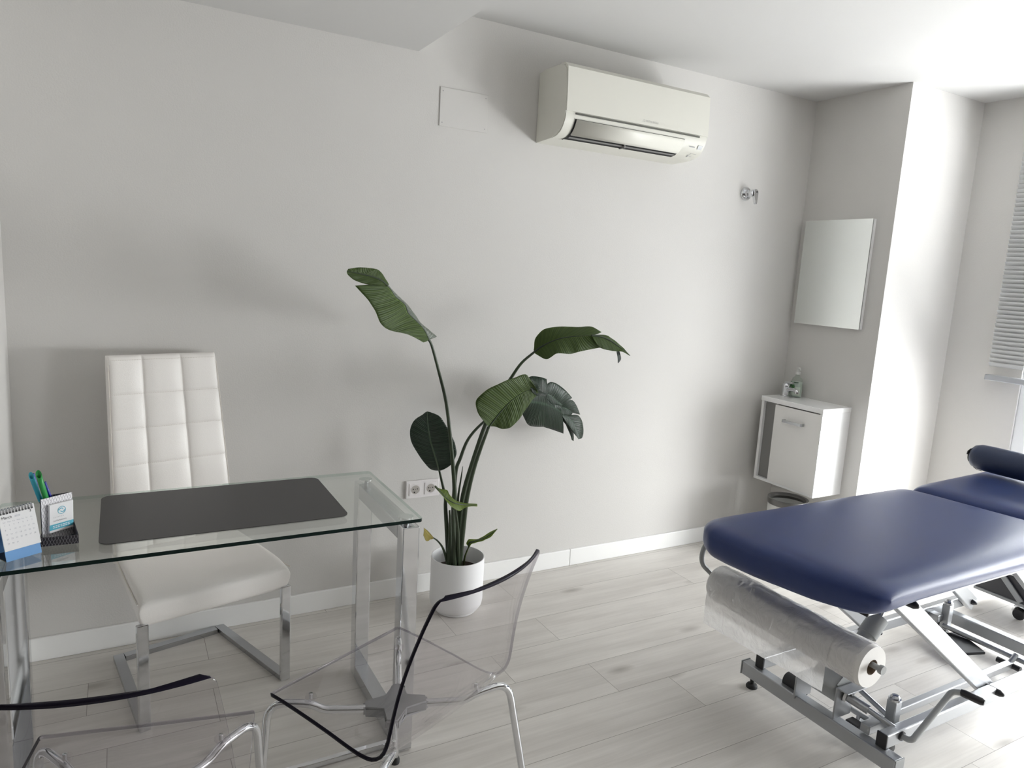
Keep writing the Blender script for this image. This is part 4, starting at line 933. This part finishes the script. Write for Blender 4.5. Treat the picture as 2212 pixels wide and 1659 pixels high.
for name, mt, rows in LEAVES:
    key = (name, mt)
    bm = leaf_bms.setdefault(key, bmesh.new()); lay = bm.loops.layers.uv.verify()
    P = catmull([[Vector(a)-PO, Vector(b)-PO, Vector(c)-PO] for a, b, c in rows], 6)
    grid = []; M_ = 9; L_ = len(P)
    for i, (l, m_, h) in enumerate(P):
        row = []
        for k in range(-M_, M_+1):
            t = abs(k)/M_; e = l if k < 0 else h
            p = m_.lerp(e, t)
            w_ = (e-m_).length
            p = p + Vector((0, -.10*w_*math.sin(t*PI)*.6, 0)) + Vector((0, .0015*math.sin(i*.9+k*.35), 0))*t     # arched blade
            row.append(p)
        grid.append(row)
    n0 = len(bm.faces)
    grid_uv(bm, grid, lambda a, b, L_=L_, M_=M_: ((b-M_)/M_, a/(L_-1)*min(1.6, L_/34+.3)))
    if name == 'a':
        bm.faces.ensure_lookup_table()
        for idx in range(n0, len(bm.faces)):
            if (idx-n0) % (2*M_) >= M_ and len(rows) > 6: bm.faces[idx].material_index = 1     # the edge curls over; sheen of its glossy upper side is painted pale
for (name, mt), bm in leaf_bms.items():
    par = stem_o.get(name, pot)
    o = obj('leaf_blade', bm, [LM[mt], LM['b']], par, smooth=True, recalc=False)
    so = o.modifiers.new('t', 'SOLIDIFY'); so.thickness = .0009; so.offset = 0
# midrib strips follow each leaf on the side seen
for name, mt, rows in LEAVES:
    if mt == 'w' or len(rows) < 6: continue
    P = catmull([[Vector(r[1])-PO] for r in rows], 5)
    bm = bmesh.new(); n_ = len(P); tube(bm, [q[0]+Vector((0, -.0008, 0)) for q in P], 0, 8, radii=[.0040*(1-.85*i/n_)+.0004 for i in range(n_)])
    smooth_angle(obj('midrib', bm, LM['s'] if mt != 't' else mat('pale_midrib', (0.06, 0.09, 0.05), 0.4), stem_o.get(name, pot)), 60)

# ------------------------------------------------------------------ treatment table
tt = thing('treatment_table', 'dark blue treatment table on a silver steel lifting frame at the right', 'treatment table', (2.03, 1.38, 0))
TO = Vector((2.03, 1.38, 0))
def W(*p): return Vector(p)-TO
def wb_(x0, x1, y0, y1, z0, z1, bev=.003, m=steel, name='frame_part', parent=None):
    return obj(name, B(x0-TO.x, x1-TO.x, y0-TO.y, y1-TO.y, z0, z1, bev), m, parent or tt)
EU = [(-1, .150), (-.96, .122), (-.9, .103), (-.79, .086), (-.4, .044), (.16, .010), (.5, .001), (.69, .000), (.82, .018), (.92, .050), (1, .120)]
def endcurve(u):
    for (a, p), (b, q) in zip(EU, EU[1:]):
        if u <= b: return lerp(p, q, (u-a)/(b-a))
    return EU[-1][1]
def section(x0, x1, bul0, z, tilt, name, hw=.318, rc=.10):
    def fn(u, v):
        y = u*hw; e0 = x0 + (endcurve(u) if bul0 else -.038*u+.05*abs(u)**8); xx = lerp(e0, x1-(.038*u if bul0 else 0), (v+1)/2)
        return Vector((xx-TO.x, y+.002, z+tilt*(xx-x0))), Vector((-tilt, 0, 1))
    bm = bmesh.new(); pillow(bm, fn, 60, 72, .047, .052, pu=8, pv=20, ex=.46)
    if bul0:                                            # the padding is deeper over the rounded free end
        for v_ in bm.verts:
            zc, k_ = .640, max(0, 1-(v_.co.x+TO.x-1.66)/.34)
            if v_.co.z < zc: v_.co.z = zc-(zc-v_.co.z)*(1+.48*k_*k_*(3-2*k_))-.006*k_
    return smooth_angle(obj(name, bm, blue_m, tt), 70)
m1 = section(1.668, 2.885, .150, .640, 0, 'foot_cushion')
m2 = section(2.925, 3.86, 0, .640, .030, 'head_cushion')
# pleats of the cover under the rounded corner
bm = bmesh.new()
for k in range(16):
    a = k/15; y = lerp(.10, .300, a); x = 1.668+endcurve(y/.318)-TO.x
    tube(bm, [(x+.006, y, .612), (x+.012, y-.003, .598), (x+.024, y-.006, .589)], .0014, 5)
obj('cover_pleats', bm, blue_m, m1)
wb_(1.83, 2.86, 1.10, 1.66, .600, .616, .002, black, 'cushion_board')
wb_(2.96, 3.82, 1.10, 1.66, .606, .622, .002, black, 'cushion_board')
for y0 in (1.135, 1.595):
    r_ = wb_(1.84, 3.60, y0, y0+.03, .558, .600, .003, steel, 'upper_rail')
    wb_(1.834, 1.841, y0-.001, y0+.031, .557, .601, .002, black, 'end_cap', r_)
wb_(1.95, 1.98, 1.165, 1.595, .56, .598, .003, steel, 'cross_bar'); wb_(3.30, 3.33, 1.165, 1.595, .56, .598, .003, steel, 'cross_bar')
for x0 in (1.992, 3.185):
    e = wb_(x0, x0+.042, 1.082, 1.682, .040, .090, .004, steel, 'end_beam')
    for y0 in (1.079, 1.682): wb_(x0-.001, x0+.043, y0, y0+.004, .039, .091, .001, greyp, 'end_cap', e)
    for y in (1.125, 1.645):
        bm = bmesh.new(); lathe(bm, [(0, 0), (.020, 0), (.021, .006), (.017, .013), (.008, .016), (.007, .042)], W(x0+.021, y, 0), 22)
        smooth_angle(obj('levelling_foot', bm, rubber, e), 40)
for y0 in (1.128, 1.606):
    r_ = wb_(2.015, 3.36, y0, y0+.032, .091, .137, .004, steel, 'side_rail')
    wb_(2.010, 2.016, y0-.001, y0+.033, .090, .138, .002, black, 'end_cap', r_)
# lift arms, parallel pairs
def arm(xl, zl, xu, zu, y, wd=.026, th=.062, cl=.072):
    a = W(xl, y, zl); b = W(xu, y, zu); d = (b-a).normalized(); n = Vector((-d.z, 0, d.x))
    bm = bmesh.new(); L_ = (b-a).length
    box(bm, -.03, L_+.02, -wd/2, wd/2, -th/2, th/2, .004, M=axes(d, (0, 1, 0), n, a))
    o = obj('lift_arm', bm, steel, tt)
    for p, s in ((a, -1), (b, -1)):
        bm = bmesh.new(); lathe(bm, [(0, -cl), (.006, -cl+.002), (.012, -cl+.014), (.013, -.012)], p, 16, 'Y')
        smooth_angle(obj('bolt_cap', bm, black, o), 50)
    return o
for xl, xu in ((2.63, 2.03), (3.31, 2.71)):
    for y, cl in ((1.176, .072), (1.590, .034)): arm(xl, .125, xu, .565, y, cl=cl)
# middle tube along the floor with cross blocks
wb_(2.10, 3.03, 1.262, 1.288, .040, .066, .003, steel, 'centre_tube')
wb_(2.092, 2.101, 1.258, 1.292, .036, .070, .002, black, 'tube_cap')
wb_(2.06, 2.10, 1.252, 1.300, .030, .074, .004, black, 'pivot_block')
def rod(name, a, b, r, m=steel, parent=None, n=16, caps=None):
    bm = bmesh.new(); tube(bm, [W(*a), W(*b)], r, n); return smooth_angle(obj(name, bm, m, parent or tt), 50)
# lowering linkage: posts with castors at both ends
for x, y, nm in ((2.132, 1.190, 0), (3.085, 1.56, 1)):
    z1 = .190 if not nm else .165
    p_ = wb_(x-.016, x+.016, y-.016, y+.016, .050, z1, .003, steel, 'castor_post')
    bm = bmesh.new(); lathe(bm, [(0, z1+.018), (.010, z1+.017), (.015, z1+.011), (.014, z1+.008), (.019, z1+.007), (.019, z1)], W(x, y, 0), 18); smooth_angle(obj('post_bolt', bm, chrome_b, p_), 40)
    bm = bmesh.new(); lathe(bm, [(0, -.017), (.016, -.015), (.024, -.006), (.024, .006), (.016, .015), (0, .017)], W(x, y, .026), 22, 'Y'); smooth_angle(obj('castor_wheel', bm, black, p_), 40)
wb_(2.118, 2.150, 1.160, 1.190, .085, .118, .003, steel, 'post_bracket')
wb_(2.02, 2.118, 1.190, 1.222, .096, .126, .003, steel, 'post_bracket')
wb_(3.03, 3.07, 1.565, 1.606, .085, .118, .003, steel, 'post_bracket')
rod('linkage_bar', (3.07, 1.560, .070), (3.07, 1.13, .070), .010)
rod('linkage_bar', (2.118, 1.56, .082), (2.118, 1.21, .082), .009)
rod('link_strut', (3.07, 1.275, .085), (3.02, 1.275, .05), .010)
rod('link_strut', (2.118, 1.29, .082), (2.09, 1.275, .055), .007)
bm = bmesh.new(); tube(bm, [W(3.03, 1.235, .052), W(3.03, 1.320, .052)], .011, 12); obj('linkage_cap', bm, black, tt)
# foot pedal plate under the far castor
bm = bmesh.new(); box(bm, -.055, .055, -.085, .085, -.006, .006, .003, M=axes((.85, -.45, .1), (.45, .85, 0), (-.1, 0, 1), W(3.02, 1.46, .048)))
obj('pedal_plate', bm, black, tt)
# motor, its bracket plates, spindle and lifting cylinder
wb_(1.998, 2.085, 1.300, 1.306, .088, .200, .002, steel, 'motor_plate'); wb_(2.000, 2.100, 1.262, 1.3045, .196, .200, .001, steel, 'motor_plate')
wb_(1.985, 2.070, 1.442, 1.448, .080, .175, .002, steel, 'motor_plate')
bm = bmesh.new(); box(bm, -.048, .048, -.050, .050, -.055, .055, .014, 3, M=axes((.80, 0, .60), (0, 1, 0), (-.60, 0, .80), W(2.065, 1.362, .178)))
mo = smooth_angle(obj('motor_housing', bm, greyp, tt), 40)
bm = bmesh.new(); box(bm, -.030, .030, -.0505, -.0525, -.055, .055, .001, M=axes((.80, 0, .60), (0, 1, 0), (-.60, 0, .80), W(2.065, 1.362, .178))); obj('housing_cover', bm, greyp, mo)
bm = bmesh.new(); tube(bm, [W(2.045, 1.450, .100), W(2.045, 1.520, .092)], .030, 24); smooth_angle(obj('motor', bm, black, tt), 40)
rod('lifting_cylinder', (2.09, 1.375, .185), (2.285, 1.375, .345), .025, greyp)
rod('cylinder_collar', (2.235, 1.375, .297), (2.290, 1.375, .350), .033, greyp)
rod('piston_rod', (2.285, 1.375, .345), (2.40, 1.375, .505), .011, chrome)
wb_(2.37, 2.41, 1.24, 1.53, .50, .54, .004, steel, 'lift_cross_bar')
rod('spindle_tube', (2.046, 1.290, .163), (2.064, 1.228, .150), .0155, steel)
rod('spindle_bushing', (2.043, 1.299, .165), (2.045, 1.291, .164), .021, ceram)
rod('spindle_shaft', (2.064, 1.230, .150), (2.084, 1.150, .130), .009, steel)
rod('guide_bar', (2.150, 1.34, .150), (2.150, 1.165, .100), .0085, steel)
bm = bmesh.new(); tube(bm, [W(2.047, 1.288, .178), W(2.049, 1.278, .180)], .010, 12); obj('spindle_pin', bm, black, tt)

# folding crank with grip at the side rail
bm = bmesh.new(); tube(bm, arc_path([W(2.086, 1.135, .118), W(2.090, 1.098, .116), W(2.275, 1.098, .236), W(2.292, 1.075, .240)], .032, 8), .0095, 14)
cr = smooth_angle(obj('crank_handle', bm, greyp, tt), 60)
bm = bmesh.new(); tube(bm, [W(2.290, 1.080, .240), W(2.293, 1.068, .240), W(2.302, 1.024, .239), W(2.304, 1.016, .2385)], .0125, 14, radii=[.011, .0125, .0125, .009]); smooth_angle(obj('grip', bm, black, cr), 60)
bm = bmesh.new(); lathe(bm, [(.0095, -.004), (.015, -.004), (.015, .003)], W(2.086, 1.127, .118), 18, 'Y', cap=False); obj('crank_bushing', bm, black, cr)
# holder ring for the roll
bm = bmesh.new(); tube(bm, arc_path([W(1.86, 1.70, .598), W(1.775, 1.715, .575), W(1.760, 1.718, .50), W(1.845, 1.718, .425), W(1.845, 1.70, .425)], .05, 7), .0085, 12)
smooth_angle(obj('roll_holder', bm, greyp, tt), 60)
rod('roll_holder', (1.845, 1.718, .425), (1.845, 1.085, .425), .0085, greyp)
bm = bmesh.new(); lathe(bm, [(.0055, -.006), (.0125, -.006), (.0135, 0), (.0125, .006), (.009, .006)], W(1.845, 1.078, .425), 22, 'Y'); smooth_angle(obj('rod_end', bm, greyp, tt), 50)
bm = bmesh.new(); lathe(bm, [(0, -.0045), (.0056, -.0045), (.0056, -.003)], W(1.845, 1.078, .425), 18, 'Y'); obj('rod_hole', bm, black, tt)

# bolster
bo = thing('bolster', 'dark blue cylindrical bolster lying on the head end of the treatment table', 'bolster', (3.37, 1.66, .764))
bm = bmesh.new(); lathe(bm, [(0, .050), (.030, .048), (.048, .036), (.056, .012), (.058, -.03), (.058, -.50), (.056, -.532), (.046, -.555), (0, -.566)], (0, 0, 0), 44, 'Y')
smooth_angle(obj('bolster_cushion', bm, blue_d, bo), 60)
bm = bmesh.new(); lathe(bm, [(.030, .050), (.034, .050), (.034, .046)], (0, 0, 0), 30, 'Y'); tube(bm, [(-.030, .040, .034), (-.034, .050, .020), (-.030, .054, .006)], .0035, 6)
tube(bm, [(-.01, .03, -.050), (.0, .02, -.060), (.006, .0, -.062)], .0012, 5)
obj('end_loop', bm, black, bo)

# paper roll in plastic film
pr = thing('paper_roll', 'white examination paper roll in crinkled clear film under the table end', 'paper roll', (1.845, 1.40, .425))
bm = bmesh.new(); lathe(bm, [(.0225, .300), (.0610, .300), (.0620, .296), (.0620, -.290), (.0610, -.294), (.0225, -.294)], (0, 0, -.008), 56, 'Y', cap=False)
smooth_angle(obj('paper', bm, mat('roll_paper', (0.78, 0.765, 0.745), 0.8), pr), 40)
bm = bmesh.new(); n = 32
for r_ in (.0228, .0210):
    a = [[Vector((r_*math.cos(2*PI*k/n), y, r_*math.sin(2*PI*k/n)-.008)) for k in range(n+1)] for y in (-.2945, .3005)]
    grid_uv(bm, a, lambda i, j: (i, j))
obj('cardboard_core', bm, wood_core, pr, smooth=True)
random.seed(11)
from mathutils import noise
def crk(p, s): return noise.noise(Vector(p)*s)
bm = bmesh.new(); P = []
for i in range(91):
    y = -.280+.575*i/90; row = []
    for k in range(73):
        a = 2*PI*k/72; topw = max(0, math.sin(a))
        r = .0642 + .0016*(crk((y*2.2, math.cos(a)*.06*9, math.sin(a)*.06*9), 3.0)) + topw*.0030*abs(crk((y*1.6, a*.35, 3), 9.0)) + .0016*crk((y, math.cos(a)*.5, math.sin(a)*.5), 26)
        row.append(Vector((r*math.cos(a), y, r*math.sin(a)-.008)))
    row[72] = row[0].copy(); P.append(row)
grid_uv(bm, P, lambda a, b: (a, b)); bmesh.ops.remove_doubles(bm, verts=bm.verts, dist=1e-6)
obj('film_wrap', bm, film_m, pr, smooth=True)
# the loose outer layer lies over the front of the roll and hangs down below it
bm = bmesh.new(); P = []
for i in range(81):
    t = i/80; y = lerp(-.198, .288, t); row = []
    zb = -.122-.020*t + .006*crk((y, 1, 0), 8)
    for k in range(41):
        q = k/40
        if q < .45:
            a = lerp(math.radians(100), PI, q/.45); rr_ = .0680+.003*crk((y*1.3, a*.3, 7), 12)
            x = rr_*math.cos(a); z = rr_*math.sin(a)-.008
        else:
            qq = (q-.45)/.55; z = lerp(-.008, zb, qq); x = -.0680-.003*crk((y*1.3, PI*.3, 7), 12)*(1-qq)-.002*math.sin(qq*2.4)+.0030*crk((y*1.2, z*.35, 2), 24)*qq
        x += .0012*crk((y, z, 5), 50)
        row.append(Vector((x, y, z)))
    P.append(row)
grid_uv(bm, P, lambda a, b: (a, b))
o = obj('hanging_sheet', bm, film_m, pr, smooth=True)

# ------------------------------------------------------------------ wheeled trolley standing beyond the table
tr = thing('wheeled_trolley', 'low trolley with dark base and castors behind the treatment table by the balcony door', 'trolley', (3.74, 1.48, 0))
bm = bmesh.new()
prism(bm, [(.235, .085), (.235, .105), (.150, .205), (-.16, .205), (-.16, .085)], lambda p: Vector((-.140, p[0], p[1])), lambda p: Vector((.16, p[0], p[1])))
obj('trolley_base', bm, mat('trolley_dark', (0.030, 0.030, 0.036), 0.4), tr)
obj('base_edge', B(-.146, -.138, -.16, .24, .078, .092, .002), greyp, tr)
bm = bmesh.new(); tube(bm, [(-.150, .145, .215), (-.150, .03, .10)], 0, prof=[(-.004, -.012), (.004, -.012), (.004, .012), (-.004, .012)]); obj('base_strut', bm, greyp, tr)
obj('trolley_shelf', B(-.150, .16, -.16, .130, .207, .225, .003), cab_m, tr)
for sx, sy in ((-.115, .045), (.12, .045), (-.115, -.13), (.12, -.13)):
    bm = bmesh.new(); lathe(bm, [(0, -.007), (.024, -.006), (.027, 0), (.024, .006), (0, .007)], (sx, sy, .027), 24, 'X')
    lathe(bm, [(0, -.007), (.024, -.006), (.027, 0), (.024, .006), (0, .007)], (sx+.030, sy, .027), 24, 'X')
    cw = smooth_angle(obj('castor', bm, black, tr), 40)
    bm = bmesh.new(); tube(bm, arc_path([(sx+.015, sy+.028, .030), (sx+.015, sy+.020, .060), (sx+.015, sy-.02, .060), (sx+.015, sy-.03, .035)], .02, 4), .011, 10); tube(bm, [(sx+.015, sy, .058), (sx+.015, sy, .084)], .007, 10)
    obj('castor_fork', bm, chrome, cw)
